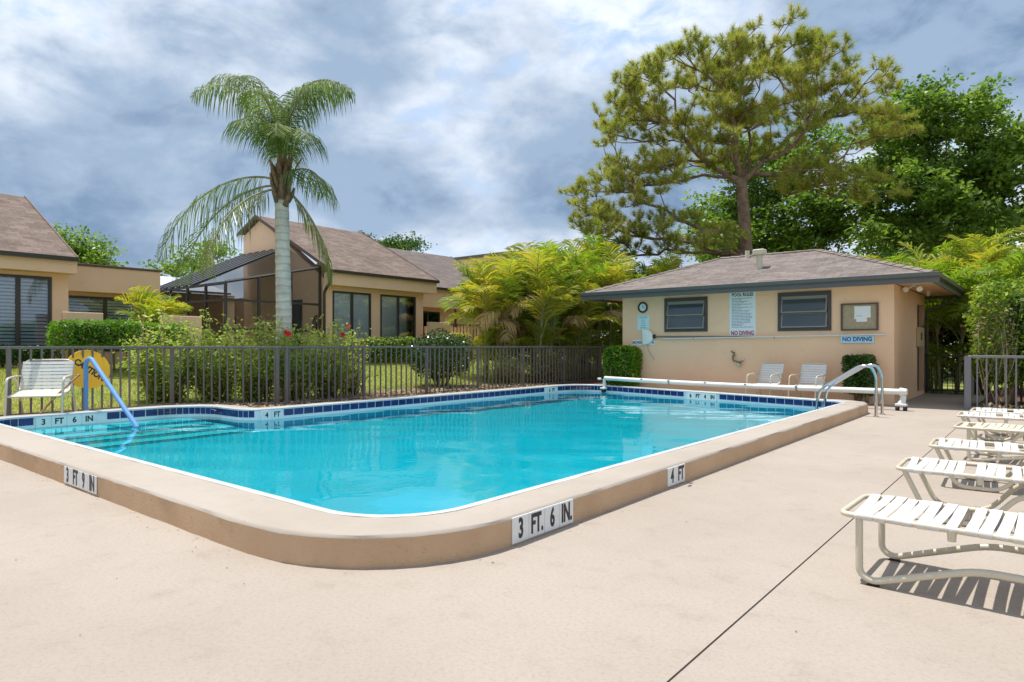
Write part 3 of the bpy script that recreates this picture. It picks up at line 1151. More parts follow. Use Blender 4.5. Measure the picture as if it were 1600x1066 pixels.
# ------------------------------------------------------------------ pool house
def make_pool_house():
    h = empty('pool_house', (-5.8, 18.2, 0), 0, 'tan stucco pool house with shallow brown shingled hip roof', 'building')
    off = Vector((-5.8, 18.2, 0))
    def P(name, mb, mat, parent=h, **k):
        o = mb.build(name, mat, parent, **k)
        if parent is h:
            o.location = -off
        return o
    YF, X0, X1, YB, ZS = 15.96, -9.09, -2.55, 20.4, 2.58
    # front wall with two window openings
    w = MB()
    wins = [(-7.83, -6.66, 1.62, 2.50), (-4.94, -3.78, 1.60, 2.50)]
    xs = [X0, wins[0][0] + .06, wins[0][1] - .06, wins[1][0] + .06, wins[1][1] - .06, X1]
    for a, b in ((0, 1), (2, 3), (4, 5)):
        w.box(xs[a], xs[b], YF, YF + .2, -0.05, ZS)
    for (x0, x1, z0, z1) in wins:
        w.box(x0 + .06, x1 - .06, YF, YF + .2, -0.05, z0 + .06)
        w.box(x0 + .06, x1 - .06, YF, YF + .2, z1 - .06, ZS)
    P('wall', w, 'stucco')
    # side wall with door opening, other walls
    w = MB()
    w.box(X1 - .2, X1, YF + .2, 19.12, -0.05, ZS)
    w.box(X1 - .2, X1, 20.25, YB, -0.05, ZS)
    w.box(X1 - .2, X1, 19.12, 20.25, 2.30, ZS)
    w.box(X1 - .2, X1, 19.12, 20.25, -0.05, 0.10)
    P('wall', w, 'stucco')
    P('wall', MB().box(X0, X1 - .2, YB - .2, YB, -0.05, ZS), 'stucco')
    P('wall', MB().box(X0, X0 + .2, YF + .2, YB - .2, -0.05, ZS), 'stucco')
    P('floor_slab', MB().box(X0 + .2, X1 - .2, YF + .2, YB - .2, -0.05, 0.05), 'interior')
    d = P('door', MB().box(X1 - .16, X1 - .11, 19.14, 20.23, 0.10, 2.28, .004), 'black_metal')
    MB().tube([(X1 - .11, 19.24, 0.78), (X1 - .03, 19.24, 0.78), (X1 - .03, 19.36, 0.78)], 0.013, 8).build('handle', 'chrome', d)
    MB().box(X1 - .11, X1 - .095, 19.20, 19.28, 0.70, 0.88, .003).build('lock_plate', 'chrome', d)
    # privacy board beside the door with a symbol on it
    b = P('door_sign', MB().box(X1 + .003, X1 + .05, 18.95, 19.95, 1.24, 1.72, .006), 'panel_beige')
    for z in (1.545, 1.45):
        ring = [(X1 + .053, 19.42 + .075 * math.cos(t), z + .045 * math.sin(t)) for t in np.linspace(0, 2 * PI, 15)]
        MB().tube(ring, 0.010, 6, False).build('symbol', 'letter_black', b)
    # windows: dark surround, two tilted awning sashes
    for (x0, x1, z0, z1) in wins:
        fr = MB()
        t = .075
        fr.box(x0, x0 + t, YF - .035, YF + .10, z0, z1)
        fr.box(x1 - t, x1, YF - .035, YF + .10, z0, z1)
        fr.box(x0 + t, x1 - t, YF - .035, YF + .10, z1 - t - .02, z1)
        fr.box(x0 + t, x1 - t, YF - .035, YF + .10, z0, z0 + t)
        win = P('window', fr, 'window_frame')
        MB().box(x0 + t, x1 - t, YF + .095, YF + .10, z0 + t, z1 - t).build('backing', 'interior', win)
        MB().box(x0 + t, x1 - t, YF - .012, YF + .02, z1 - t - .065, z1 - t - .02, .004).build('head_rail', 'sash', win)
        zh = (z1 - t - .065 - (z0 + t)) / 2
        for k in range(2):
            zt = z1 - t - .07 - k * zh
            hh = zh * 1.0
            s = empty('sash', (0, YF + .0, zt))
            s.parent = win
            s.rotation_euler = (R(-13), 0, 0)
            e = .035
            m = MB()
            m.box(x0 + t + .008, x0 + t + e, -.012, .012, -hh, 0)
            m.box(x1 - t - e, x1 - t - .008, -.012, .012, -hh, 0)
            m.box(x0 + t + e, x1 - t - e, -.012, .012, -e * .7, 0)
            m.box(x0 + t + e, x1 - t - e, -.012, .012, -hh, -hh + e * .8)
            m.build('sash_frame', 'sash', s)
            MB().box(x0 + t + e, x1 - t - e, -.004, .002, -hh + e * .8, -e * .7).build('pane', 'glass_dark', s)
        MB().box(x1 - t - .03, x1 - t + .0, YF - .06, YF - .012, z0 + t + .01, z0 + t + .06, .004).build('crank', 'sash', win)
    # hip roof
    EX0, EX1, EY0, EY1, ZE = -9.98, -1.77, 15.42, 20.92, 2.73
    rx0, rx1, ry, zr = -7.2, -4.6, 18.17, 3.74
    sl_ = math.hypot(ry - EY0, zr - ZE)
    r = MB()
    A, B, C, D = (EX0, EY0, ZE), (EX1, EY0, ZE), (EX1, EY1, ZE), (EX0, EY1, ZE)
    E1, E2 = (rx0, ry, zr), (rx1, ry, zr)
    r.poly([A, B, E2, E1], [(A[0], 0), (B[0], 0), (rx1, sl_), (rx0, sl_)])
    r.poly([C, D, E1, E2], [(C[0], 0), (D[0], 0), (rx0, sl_), (rx1, sl_)])
    r.poly([B, C, E2], [(EY0, 0), (EY1, 0), (ry, sl_)])
    r.poly([D, A, E1], [(EY1, 0), (EY0, 0), (ry, sl_)])
    roof = P('roof', r, 'shingle_pool')
    # ridge and hip caps
    for i, (p, q) in enumerate(((E1, E2), (A, E1), (B, E2), (C, E2), (D, E1))):
        p, q = Vector(p), Vector(q)
        n = max(2, int((q - p).length / 0.26))
        dv = (q - p) / n
        hor = Vector((dv.y, -dv.x, 0)).normalized() * 0.13
        cap = MB()
        for k in range(n):
            a0, a1 = p + dv * k + Vector((0, 0, .030)), p + dv * (k + 1.12) + Vector((0, 0, .016))
            dn = Vector((0, 0, -.045 if i else -.05))
            cap.poly([a0 - hor + dn, a0, a1, a1 - hor + dn], [(k * .3, 0), (k * .3, .13), (k * .3 + .3, .13), (k * .3 + .3, 0)])
            cap.poly([a0, a0 + hor + dn, a1 + hor + dn, a1], [(k * .3, .13), (k * .3, .26), (k * .3 + .3, .26), (k * .3 + .3, .13)])
        cap.build('ridge_cap', 'shingle_pool', roof)
    # gutter / fascia all round, profiled
    prof = [(0, -.21), (.03, -.21), (.03, -.115), (.115, -.085), (.125, -.01), (.105, -.01), (.09, 0.0), (0, 0.0)]
    zt = ZE + 0.0
    fr = MB().prism([(EY0 + .03 - a, zt + b) for a, b in prof], 'x', EX0 - .09, EX1 + .09)
    P('fascia', fr, 'fascia_grey')
    P('fascia', MB().prism([(EX1 - .03 + a, zt + b) for a, b in prof], 'y', EY0 + .035, EY1 - .035), 'fascia_grey')
    P('fascia', MB().prism([(EX0 + .03 - a, zt + b) for a, b in prof], 'y', EY0 + .035, EY1 - .035), 'fascia_grey')
    P('fascia', MB().prism([(EY1 - .03 + a, zt + b) for a, b in prof], 'x', EX0 - .09, EX1 + .09), 'fascia_grey')
    # soffit
    s = MB()
    zs = ZE - .135
    s.box(EX0 + .03, EX1 - .03, EY0 + .03, YF, zs, zs + .03)
    s.box(EX0 + .03, EX1 - .03, YB, EY1 - .03, zs, zs + .03)
    s.box(EX0 + .03, X0, YF, YB, zs, zs + .03)
    s.box(X1, EX1 - .03, YF, YB, zs, zs + .03)
    P('soffit', s, 'stucco')
    # vents on the roof
    zv = lambda y: ZE + (y - EY0) * (zr - ZE) / (ry - EY0)
    v = empty('roof_vent', (-5.62, 16.7, zv(16.7)))
    v.parent = h
    v.location -= off
    MB().tube([(0, 0, -.1), (0, 0, .36)], 0.075, 12).build('pipe', 'vent_cream', v, True, 40)
    MB().box(-.14, .14, -.12, .14, .33, .47, .02).build('hood', 'vent_cream', v)
    v = empty('roof_vent', (-6.35, 17.9, zv(17.9)))
    v.parent = h
    v.location -= off
    MB().tube([(0, 0, -.1), (0, 0, .20)], 0.06, 12).build('pipe', 'vent_cream', v, True, 40)
    # downspout at the back corner, floodlights under the soffit
    P('downspout', MB().tube(fillet([(EX1 - .02, EY1 - .1, 2.6), (EX1 - .1, EY1 - .1, 2.45), (X1 + .06, YB - .06, 2.2), (X1 + .06, YB - .06, .1)], .08), .035, 8), 'fascia_grey', smooth=True)
    fl = empty('flood_light', (-2.32, 16.9, zs))
    fl.parent = h
    fl.location -= off
    for dx in (-.12, .12):
        MB().tube([(0, 0, 0), (dx * .6, -.02, -.05), (dx, -.06, -.07), (dx * 1.1, -.16, -.10)], [.02, .02, .045, .06], 10).build('lamp_head', 'lamp_white', fl, True, 50)
    MB().box(-.05, .05, -.05, .05, -.025, 0, .008).build('mount', 'lamp_white', fl)
    fl = empty('sensor_light', (-2.3, 19.0, zs))
    fl.parent = h
    fl.location -= off
    MB().tube([(0, 0, 0), (0, 0, -.06), (0, 0, -.12)], [.05, .05, .02], 10).build('lamp_head', 'lamp_white', fl, True, 50)
    return h


def wall_bars(parent, x0, x1, zc, h, mat, y, words=5):
    """one line of print too small to read"""
    mb = MB()
    x = x0
    while x < x1 - .01:
        L = random.uniform(.02, .07)
        e = min(x1, x + L)
        mb.box(x, e, y - .0015, y - .0005, zc - h / 2 * random.uniform(.7, 1), zc + h / 2 * random.uniform(.6, 1))
        x = e + random.uniform(.008, .014)
    return mb.build('print_line', mat, parent)


def make_wall_things():
    Y = 15.96
    # clock
    c = empty('wall_clock', (-8.46, Y, 2.29), 0, 'round black rimmed clock on the pool house wall', 'clock')
    ring = [(.125 * math.cos(t), -.03, .125 * math.sin(t)) for t in np.linspace(0, 2 * PI, 25)]
    MB().tube(ring, .024, 8, False).build('rim', 'letter_black', c, True)
    MB().tube([(0, -.002, 0), (0, -.022, 0)], .12, 24).build('dial', 'sign_white', c)
    MB().box(-.006, .006, -.028, -.025, -.01, .075).build('hand', 'letter_black', c)
    MB().box(-.01, .055, -.028, -.025, -.005, .005).build('hand', 'letter_black', c)
    # aqua notice
    s = MB().box(-8.63, -8.28, Y - .008, Y - .001, 1.68, 2.08, .003).build('notice_sign', 'sign_aqua')
    tag(s, 'small pale aqua caution notice below the wall clock', 'sign')
    text_obj('lettering', 'CAUTION', 'letter_teal', s, face_mtx((-8.455, Y - .0095, 2.02), (1, 0, 0), (0, 0, 1)), .075, .72, .001)
    for z in (1.95, 1.90, 1.85, 1.80, 1.75):
        a = random.uniform(.05, .11)
        wall_bars(s, -8.455 - a, -8.455 + a, z, .022, 'letter_teal', Y - .009)
    # no food sign, mostly behind the skimmer net
    s = MB().box(-8.80, -8.12, Y - .008, Y - .001, 1.27, 1.42, .003).build('notice_sign', 'sign_white')
    tag(s, 'narrow white NO FOOD sign partly behind the skimmer net', 'sign')
    text_obj('lettering', 'NO FOOD', 'letter_black', s, face_mtx((-8.60, Y - .0095, 1.345), (1, 0, 0), (0, 0, 1)), .095, .80, .003)
    text_obj('lettering', 'A', 'letter_black', s, face_mtx((-8.17, Y - .0095, 1.345), (1, 0, 0), (0, 0, 1)), .095, .80, .003)
    # pool rules
    s = MB().box(-6.10, -5.46, Y - .010, Y - .001, 1.50, 2.565, .004).build('pool_rules_sign', 'sign_white')
    tag(s, 'tall white POOL RULES sign with red NO DIVING between the windows', 'sign')
    text_obj('lettering', 'POOL RULES', 'letter_black', s, face_mtx((-5.78, Y - .0115, 2.50), (1, 0, 0), (0, 0, 1)), .115, .80, .003)
    text_obj('lettering', 'NO DIVING', 'letter_red', s, face_mtx((-5.78, Y - .0115, 1.565), (1, 0, 0), (0, 0, 1)), .145, .74, .005)
    z = 2.415
    while z > 1.68:
        wall_bars(s, -6.04, -6.04 + random.choice((.52, .5, .46, .30, .24, .4)), z, .019, 'letter_grey', Y - .011)
        z -= .037
    # no diving, blue
    s = MB().box(-3.585, -2.925, Y - .032, Y - .022, 1.32, 1.475, .004).build('no_diving_sign', 'sign_blue')
    tag(s, 'pale blue NO DIVING sign with dark blue letters under the notice board', 'sign')
    text_obj('lettering', 'NO DIVING', 'letter_blue', s, face_mtx((-3.255, Y - .0335, 1.398), (1, 0, 0), (0, 0, 1)), .125, .90, .005)
    # notice board
    b = empty('notice_board', (-3.21, Y, 1.62), 0, 'framed cork notice board with white papers on the pool house wall', 'notice board')
    MB().box(-.345, .345, -.02, -.004, 0.0, .54).build('cork_panel', 'cork', b)
    f = MB()
    f.box(-.37, -.335, -.05, -.003, -.03, .57).box(.335, .37, -.05, -.003, -.03, .57)
    f.box(-.335, .335, -.05, -.003, .535, .57).box(-.335, .335, -.05, -.003, -.03, .005)
    f.build('frame', 'brown_trim', b)
    for (x0, x1, z0, z1, dy) in ((-.10, .08, .22, .50, .022), (.04, .22, .25, .50, .024), (-.06, .15, .16, .38, .026)):
        MB().box(x0, x1, -dy - .001, -dy, z0, z1).build('paper', 'paper', b)
    MB().box(-.06, .05, -.0285, -.0275, .285, .295).build('print_line', 'letter_grey', b)
    # long poles on hooks
    p = empty('skimmer_pole', (-8.25, Y, 1.50), 0, 'brown skimmer pole with pale net head hanging on the pool house wall', 'pool net')
    MB().tube([(.14, -.055, 0.0), (2.75, -.055, -.03)], .021, 8).build('pole', 'pole_brown', p, True, 50)
    out = [(-.16 + .27 * math.cos(t), -.06, .20 * math.sin(t)) for t in np.linspace(-PI / 2, PI / 2, 13)]
    out = [(-.20, -.06, -.22)] + out + [(-.20, -.06, .24), (-.20, -.06, -.22)]
    MB().tube(fillet(out, .04, 3), .014, 6).build('net_rim', 'net', p, True)
    nb = MB()
    rows = []
    for i in range(8):
        z = -.20 + .42 * i / 7
        xr = -.16 + .27 * math.sqrt(max(0.02, 1 - (max(-.98, min(.98, z / .205))) ** 2))
        rows.append([(-.2 + (xr + .2) * k / 8, -.06 - .03 * math.sin(PI * k / 8) * math.sin(PI * i / 7), z) for k in range(9)])
    for r_ in rows:
        nb.v += r_
    for i in range(7):
        for k in range(8):
            q = i * 9 + k
            nb.f.append((q, q + 1, q + 10, q + 9))
    nb.build('net_cloth', 'paper', p, True)
    MB().box(.10, .18, -.085, -.03, -.045, .055, .01).build('socket', 'letter_black', p)
    MB().tube([(-.06, -.06, -.2), (-.04, -.05, -.34), (.05, -.05, -.50), (.14, -.05, -.60)], .006, 5).build('cord', 'letter_grey', p)
    p = empty('life_hook_pole', (-8.0, Y, 1.455), 0, 'long thin white pole hanging level along the pool house wall', 'pole')
    MB().tube([(.15, -.06, -.01), (5.30, -.06, .045)], .019, 8).build('pole', 'reel_white', p, True, 50)
    for x in (1.0, 3.0, 5.0):
        MB().tube(fillet([(x, 0, .04), (x, -.06, .04), (x, -.06, -.03), (x, -.09, -.03), (x, -.09, .02)], .015, 3), .006, 5).build('hook', 'letter_grey', p)
    # drinking tap
    t = empty('wall_tap', (-5.88, Y, .92), 0, 'corroded brass tap and shower valve on the pool house wall', 'tap')
    MB().tube(fillet([(-.10, -.0, .10), (-.10, -.09, .10), (-.10, -.09, -.02), (.04, -.10, -.06), (.04, -.10, -.16)], .03), .024, 8).build('pipe', 'brass', t, True)
    MB().tube([(-.10, 0, .16), (-.10, -.07, .16), (-.14, -.10, .22)], [.022, .022, .015], 8).build('spout', 'brass', t, True)
    MB().tube([(.04, -.02, -.06), (.14, -.10, -.03), (.18, -.10, .04)], [.02, .02, .012], 8).build('lever', 'chrome', t, True)
    MB().tube([(.04, -.05, -.12), (.04, -.14, -.12)], [.055, .045], 10).build('valve', 'chrome', t, True, 50)


# ------------------------------------------------------------------ houses across the lawn
def slider(parent, x, y0, y1, z0, z1, fill, panels=2):
    """sliding glass door in a wall facing +X: frame, panes and blind or curtain behind"""
    t = .06
    f = MB()
    f.box(x - .06, x + .02, y0, y0 + t, z0, z1).box(x - .06, x + .02, y1 - t, y1, z0, z1)
    f.box(x - .06, x + .02, y0 + t, y1 - t, z1 - t, z1).box(x - .06, x + .02, y0 + t, y1 - t, z0, z0 + t)
    d = f.build('sliding_door', 'bronze', parent)
    L = (y1 - y0) / panels
    for k in range(1, panels):
        MB().box(x - .055, x + .012, y0 + L * k - .045, y0 + L * k + .045, z0 + t, z1 - t).build('stile', 'bronze', d)
    for k in range(panels):
        MB().box(x - .024, x - .018, y0 + L * k + .05, y0 + L * (k + 1) - .05, z0 + t, z1 - t).build('pane', 'glass', d)
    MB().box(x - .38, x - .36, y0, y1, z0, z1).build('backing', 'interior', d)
    if fill == 'blind':
        mb = MB()
        z = z0 + .08
        while z < z1 - .08:
            mb.poly([(x - .10, y0 + t, z + .030), (x - .10, y1 - t, z + .030), (x - .07, y1 - t, z - .026), (x - .07, y0 + t, z - .026)])
            z += .082
        o = mb.build('blind', 'blind', d)
        o['kind'] = 'stuff'
    else:
        for k in range(panels):
            a, b = y0 + L * k + .05, y0 + L * (k + 1) - .05
            if fill == 'curtain_part':
                a, b = (a, b)
            mb = MB()
            n = 56
            for i in range(n + 1):
                yy = a + (b - a) * i / n
                xx = x - .048 + .010 * math.sin(i * .95) + .005 * math.sin(i * .31 + k)
                mb.v += [(xx, yy, z0 + t), (xx, yy, z1 - t)]
            for i in range(n):
                mb.f.append((2 * i, 2 * i + 2, 2 * i + 3, 2 * i + 1))
            mb.build('curtain', 'curtain', d, True)
    return d


def gable_roof(parent, xe, ze, xr, zr, xb, zb, y0, y1, mat):
    """slope facing +X from eave (xe,ze) to ridge (xr,zr), short slope behind to (xb,zb); extruded along Y"""
    s = math.hypot(xe - xr, ze - zr)
    s2 = math.hypot(xb - xr, zb - zr)
    r = MB()
    r.poly([(xe, y0, ze), (xe, y1, ze), (xr, y1, zr), (xr, y0, zr)], [(y0, 0), (y1, 0), (y1, s), (y0, s)])
    r.poly([(xr, y0, zr), (xr, y1, zr), (xb, y1, zb), (xb, y0, zb)], [(y0, s2), (y1, s2), (y1, 0), (y0, 0)])
    u = 0.10
    r.poly([(xe, y1, ze - u), (xe, y0, ze - u), (xr, y0, zr - u), (xr, y1, zr - u)], [(0, 0)] * 4)
    roof = r.build('roof', mat, parent)
    e = MB().prism([(xe - .02, ze - .10), (xe + .035, ze - .10), (xe + .045, ze + .0), (xe - .02, ze + .012)], 'y', y0 - .01, y1 + .01).build('drip_edge', 'bronze', roof)
    for y in (y0 - .012, y1 - .018):
        MB().prism([(xe + .02, ze - .11), (xe + .02, ze + .012), (xr, zr + .03), (xb, zb + .03), (xb, zb - .10), (xr, zr - .10)], 'y', y, y + .03).build('rake_board', 'brown_trim', roof)
    return roof


def make_houses():
    G = 0.74
    # ---- house at the left end
    h = empty('stucco_house', (-18.5, 2.0, G), 0, 'tan stucco house with brown shingle roof, horizontal blinds in its glass doors', 'house')
    kids = []
    def P(name, mb, mat, **k):
        o = mb.build(name, mat, h, **k)
        kids.append(o)
        return o
    w = MB()
    w.box(-18.9, -18.5, -6.0, 3.27, G - .3, 3.3).box(-18.9, -18.5, 5.25, 5.60, G - .3, 3.3).box(-18.9, -18.5, 3.27, 5.25, 2.90, 3.3).box(-18.9, -18.5, 3.27, 5.25, G - .3, .98)
    w.box(-26, -18.9, 5.3, 5.60, G - .3, 3.3)
    P('wall', w, 'stucco_house')
    P('fascia_box', MB().box(-18.55, -18.08, -6.0, 5.66, 2.985, 3.30, .01), 'stucco_house')
    P('gable_wall', MB().prism([(-18.5, 3.25), (-22.1, 5.2), (-26, 4.2), (-26, 3.25)], 'y', 5.35, 5.55), 'stucco_house')
    kids.append(slider(h, -18.5, 3.27, 5.25, .98, 2.90, 'blind', 3))
    kids.append(gable_roof(h, -18.0, 3.37, -22.08, 5.40, -26.2, 3.6, -6.0, 5.64, 'shingle_house'))
    for o in kids:
        o.location = (18.5, -2.0, -G)
    # flat roofed link
    h = empty('flat_roofed_house', (-20.2, 7.0, G), 0, 'low flat roofed tan stucco wing with dark blinds beside yellow palm', 'house')
    kids = []
    w = MB()
    w.box(-24, -20.5, 5.62, 6.05, G - .3, 2.75).box(-24, -20.5, 8.15, 8.36, G - .3, 2.75).box(-20.9, -20.5, 6.05, 8.15, G - .3, 1.1).box(-20.9, -20.5, 6.05, 8.15, 2.62, 2.75)
    P('wall', w, 'stucco_house')
    P('parapet', MB().box(-24, -20.0, 5.64, 8.37, 2.71, 3.40, .012), 'stucco_house')
    P('parapet_cap', MB().box(-24.05, -19.96, 5.62, 8.41, 3.40, 3.46, .01), 'brown_trim')
    kids.append(slider(h, -20.5, 6.05, 8.15, 1.1, 2.62, 'blind', 2))
    for o in kids:
        o.location = (20.2, -7.0, -G)
    # small metal roof and wall glimpsed further back
    h = empty('distant_house', (-25.5, 9.5, G), 0, 'grey metal roofed house end glimpsed behind the flat roofed wing', 'house')
    kids = []
    P('wall', MB().box(-27, -24.5, 8.8, 13.0, G - .3, 3.2), 'stucco_house')
    P('roof', MB().prism([(-24.2, 3.2), (-24.2, 3.28), (-27.5, 4.05), (-27.5, 3.97)], 'y', 8.5, 12.7), 'roof_panel')
    for o in kids:
        o.location = (25.5, -9.5, -G)
    # ---- middle house with the tall gable
    h = empty('stucco_house', (-18.5, 15.0, G), 0, 'tan stucco house with tall gable and curtained glass doors behind the queen palm', 'house')
    kids = []
    w = MB()
    ys = [12.95, 13.22, 14.82, 15.24, 16.93, 17.32]
    for a, b in ((0, 1), (2, 3), (4, 5)):
        w.box(-18.9, -18.5, ys[a], ys[b], G - .3, 3.3)
    for a, b in ((1, 2), (3, 4)):
        w.box(-18.9, -18.5, ys[a], ys[b], 3.10, 3.3).box(-18.9, -18.5, ys[a], ys[b], G - .3, G + .06)
    P('wall', w, 'stucco_house')
    P('fascia_box', MB().box(-18.55, -18.10, 12.93, 17.66, 3.25, 3.68, .01), 'stucco_house')
    P('gable_wall', MB().prism([(-18.52, G - .3), (-18.52, 3.42), (-22.62, 5.93), (-23.82, 5.42), (-23.82, G - .3)], 'y', 13.0, 13.3), 'stucco_house')
    P('gable_wall', MB().prism([(-18.52, G - .3), (-18.52, 3.42), (-22.62, 5.93), (-23.82, 5.42), (-23.82, G - .3)], 'y', 17.0, 17.3), 'stucco_house')
    kids.append(slider(h, -18.5, 13.22, 14.82, G + .06, 3.10, 'curtain', 2))
    kids.append(slider(h, -18.5, 15.24, 16.93, G + .06, 3.10, 'curtain', 2))
    kids.append(gable_roof(h, -18.0, 3.74, -22.62, 6.06, -23.95, 5.50, 12.8, 17.66, 'shingle_house'))
    ds = MB().tube(fillet([(-18.12, 12.88, 3.62), (-18.12, 12.86, 3.35), (-18.44, 12.86, 3.02), (-18.44, 12.86, G)], .08), .045, 8)
    P('downspout', ds, 'bronze', smooth=True)
    P('wall', MB().box(-28.5, -23.84, 13.05, 13.3, G - .3, 3.10), 'stucco_house')
    d = P('porch_door', MB().box(-27.0, -24.6, 12.99, 13.04, G, 2.75, .006), 'bronze')
    for x in (-26.9, -26.1, -25.3):
        MB().box(x, x + .6, 12.975, 12.985, G + .1, 2.65).build('pane', 'glass_dark', d)
    # doors inside the porch
    d = P('porch_door', MB().box(-20.9, -19.9, 12.955, 12.995, G, 2.85, .006), 'bronze')
    MB().box(-20.8, -20.45, 12.945, 12.953, G + .1, 2.75).build('pane', 'glass_dark', d)
    MB().box(-20.35, -20.0, 12.945, 12.953, G + .1, 2.75).build('pane', 'glass_dark', d)
    # round cast wall ornament
    orn = MB().tube([(-19.05 + .20 * math.cos(t), 12.97, 1.95 + .32 * math.sin(t)) for t in np.linspace(0, 2 * PI, 25)], .02, 6, False)
    for k in range(6):
        t = PI * k / 6
        orn.tube([(-19.05 - .19 * math.cos(t), 12.97, 1.95 - .30 * math.sin(t)), (-19.05 + .19 * math.cos(t), 12.97, 1.95 + .30 * math.sin(t))], .010, 5)
    P('wall_ornament', orn, 'brown_trim')
    for o in kids:
        o.location = (18.5, -15.0, -G)
    # ---- screened porch in front of that gable
    s = empty('screened_porch', (-20.3, 11.0, G), 0, 'dark screened porch with striped sloping roof beside the gabled house', 'porch')
    kids = []
    def P2(name, mb, mat, **k):
        o = mb.build(name, mat, s, **k)
        kids.append(o)
        return o
    XR_, XL_, YF_, YBk = -18.7, -23.6, 9.65, 12.9
    zf, zbk = 3.14, 4.70
    bt = .035
    for x in (XR_, -19.9, -21.1, -22.3, XL_):
        P2('post', MB().box(x - bt, x + bt, YF_ - bt, YF_ + bt, G - .2, zf), 'bronze')
    for y in (10.7, 11.8, YBk - .03):
        zt = zf + (3.86 - zf) * (y - YF_) / (YBk - YF_)
        P2('post', MB().box(XR_ - bt, XR_ + bt, y - bt, y + bt, G - .2, zt), 'bronze')
    for z in (zf - .03, 2.62, 1.75):
        P2('beam', MB().box(XL_, XR_, YF_ - .03, YF_ + .03, z - .04, z + .04), 'bronze')
    for z in (2.62, 1.75):
        P2('beam', MB().box(XR_ - .03, XR_ + .03, YF_, YBk, z - .035, z + .035), 'bronze')
    P2('beam', MB().tube([(XR_, YF_, zf), (XR_, YBk, 3.86)], .045, 4), 'bronze')
    XH = -20.75                                     # where the main roof plane ends and the side slope starts
    n = 6
    for k in range(n + 1):
        x = XH + (XL_ - XH) * k / n
        P2('rafter', MB().prism([(YF_ - .05, zf - .02), (YF_ - .05, zf + .045), (YBk, zbk + .045), (YBk, zbk - .02)], 'x', x - .10, x + .10), 'black_metal')
    dz = .012
    P2('roof_panel', MB().poly([(XH, YF_, zf + dz), (XL_, YF_, zf + dz), (XL_, YBk, zbk + dz), (XH, YBk, zbk + dz)]), 'roof_panel')
    P2('screen_panel', MB().poly([(XR_, YF_, zf), (XH, YF_, zf), (XH, YBk, zbk), (XR_, YBk, 3.86)]), 'screen')
    P2('rafter', MB().tube([(XH, YF_, zf), (XH, YBk, zbk)], .03, 4), 'bronze')
    P2('screen_panel', MB().poly([(XR_, YF_, G), (XR_, YBk, G), (XR_, YBk, 3.84), (XR_, YF_, zf)]), 'screen')
    P2('screen_panel', MB().poly([(XL_, YF_, G), (XR_, YF_, G), (XR_, YF_, zf), (XL_, YF_, zf)]), 'screen')
    P2('screen_panel', MB().poly([(XL_, YF_, G), (XL_, YBk, G), (XL_, YBk, zbk), (XL_, YF_, zf)]), 'screen')
    P2('column', MB().box(-18.98, -18.74, YF_ + .06, YF_ + .30, G - .2, 2.70, .008), 'stucco_house')
    P2('floor', MB().box(XL_, XR_, YF_, YBk, G - .2, G + .01), 'coping')
    for o in kids:
        o.location = (20.3, -11.0, -G)
    # ---- third house, set back
    h = empty('stucco_house', (-20, 20.0, G), 0, 'tan stucco house set back with greyish stained shingle roof and one curtained door', 'house')
    kids = []
    w = MB()
    w.box(-20.9, -20.45, 17.7, 18.72, G - .3, 3.0).box(-20.9, -20.45, 20.12, 20.85, G - .3, 3.0).box(-20.9, -20.45, 18.72, 20.12, 2.72, 3.0).box(-20.9, -20.45, 18.72, 20.12, G - .3, G + .06)
    P('wall', w, 'stucco_house')
    P('fascia_box', MB().box(-20.5, -20.0, 17.7, 20.86, 2.87, 3.66, .01), 'stucco_house')
    P('side_wall', MB().box(-25, -20.5, 20.6, 20.85, G - .3, 3.6), 'stucco_house')
    kids.append(slider(h, -20.45, 18.72, 20.12, G + .06, 2.72, 'curtain', 2))
    kids.append(gable_roof(h, -19.85, 3.72, -24.07, 5.88, -27.0, 4.5, 17.70, 24.5, 'shingle_grey'))
    P('porch_box', MB().box(-20.7, -20.1, 21.3, 22.3, 2.95, 3.45, .01), 'stucco_house')
    P('wall', MB().box(-23.0, -20.8, 20.9, 25, G - .3, 3.3), 'stucco_house')
    P('drain_pipe', MB().tube([(-20.35, 21.0, G), (-20.35, 21.0, 2.9)], .05, 8), 'brown_trim')
    for o in kids:
        o.location = (20, -20.0, -G)
    # ---- tall flat block beyond
    h = empty('flat_roofed_house', (-27, 31, G), 0, 'tall flat topped tan stucco block with dark cap beyond the houses', 'house')
    kids = []
    P('wall', MB().box(-34, -24.0, 29.4, 36, G - .3, 6.58), 'stucco_house')
    P('cap', MB().box(-34.1, -23.9, 29.3, 36.1, 6.58, 6.74, .02), 'fascia_grey')
    for o in kids:
        o.location = (27, -31, -G)
    # patio walls and gate
    def patio(x, y0, y1, z1, label):
        mb = MB().box(x - .18, x, y0, y1, G - .25, z1, .012)
        o = mb.build('patio_wall', 'stucco_house')
        tag(o, label, 'wall')
    patio(-17.5, 5.2, 6.02, 2.04, 'short tan stucco patio wall behind the green hedge by blinds')
    patio(-17.5, 7.38, 8.38, 2.04, 'short tan stucco patio wall under the small yellow palm')
    patio(-18.0, 17.2, 18.32, 2.16, 'tan patio wall in front of the set-back curtained door')
    patio(-18.0, 19.95, 21.2, 2.18, 'tan patio wall beside the areca palms, past the bar gate')
    g = empty('patio_gate', (-18.1, 18.34, G), 0, 'brown vertical bar gate between two tan patio walls', 'gate')
    for k in range(9):
        y = .04 + k * .19
        MB().box(-.012, .012, y - .012, y + .012, 0, 1.40).build('bar', 'brown_trim', g)
    for z in (.1, 1.33):
        MB().box(-.02, .02, 0, 1.6, z, z + .04).build('rail', 'brown_trim', g)
    o = MB().box(-19.5, -19.42, 18.3, 21.0, G - .2, 2.05).build('patio_wall', 'stucco_house')
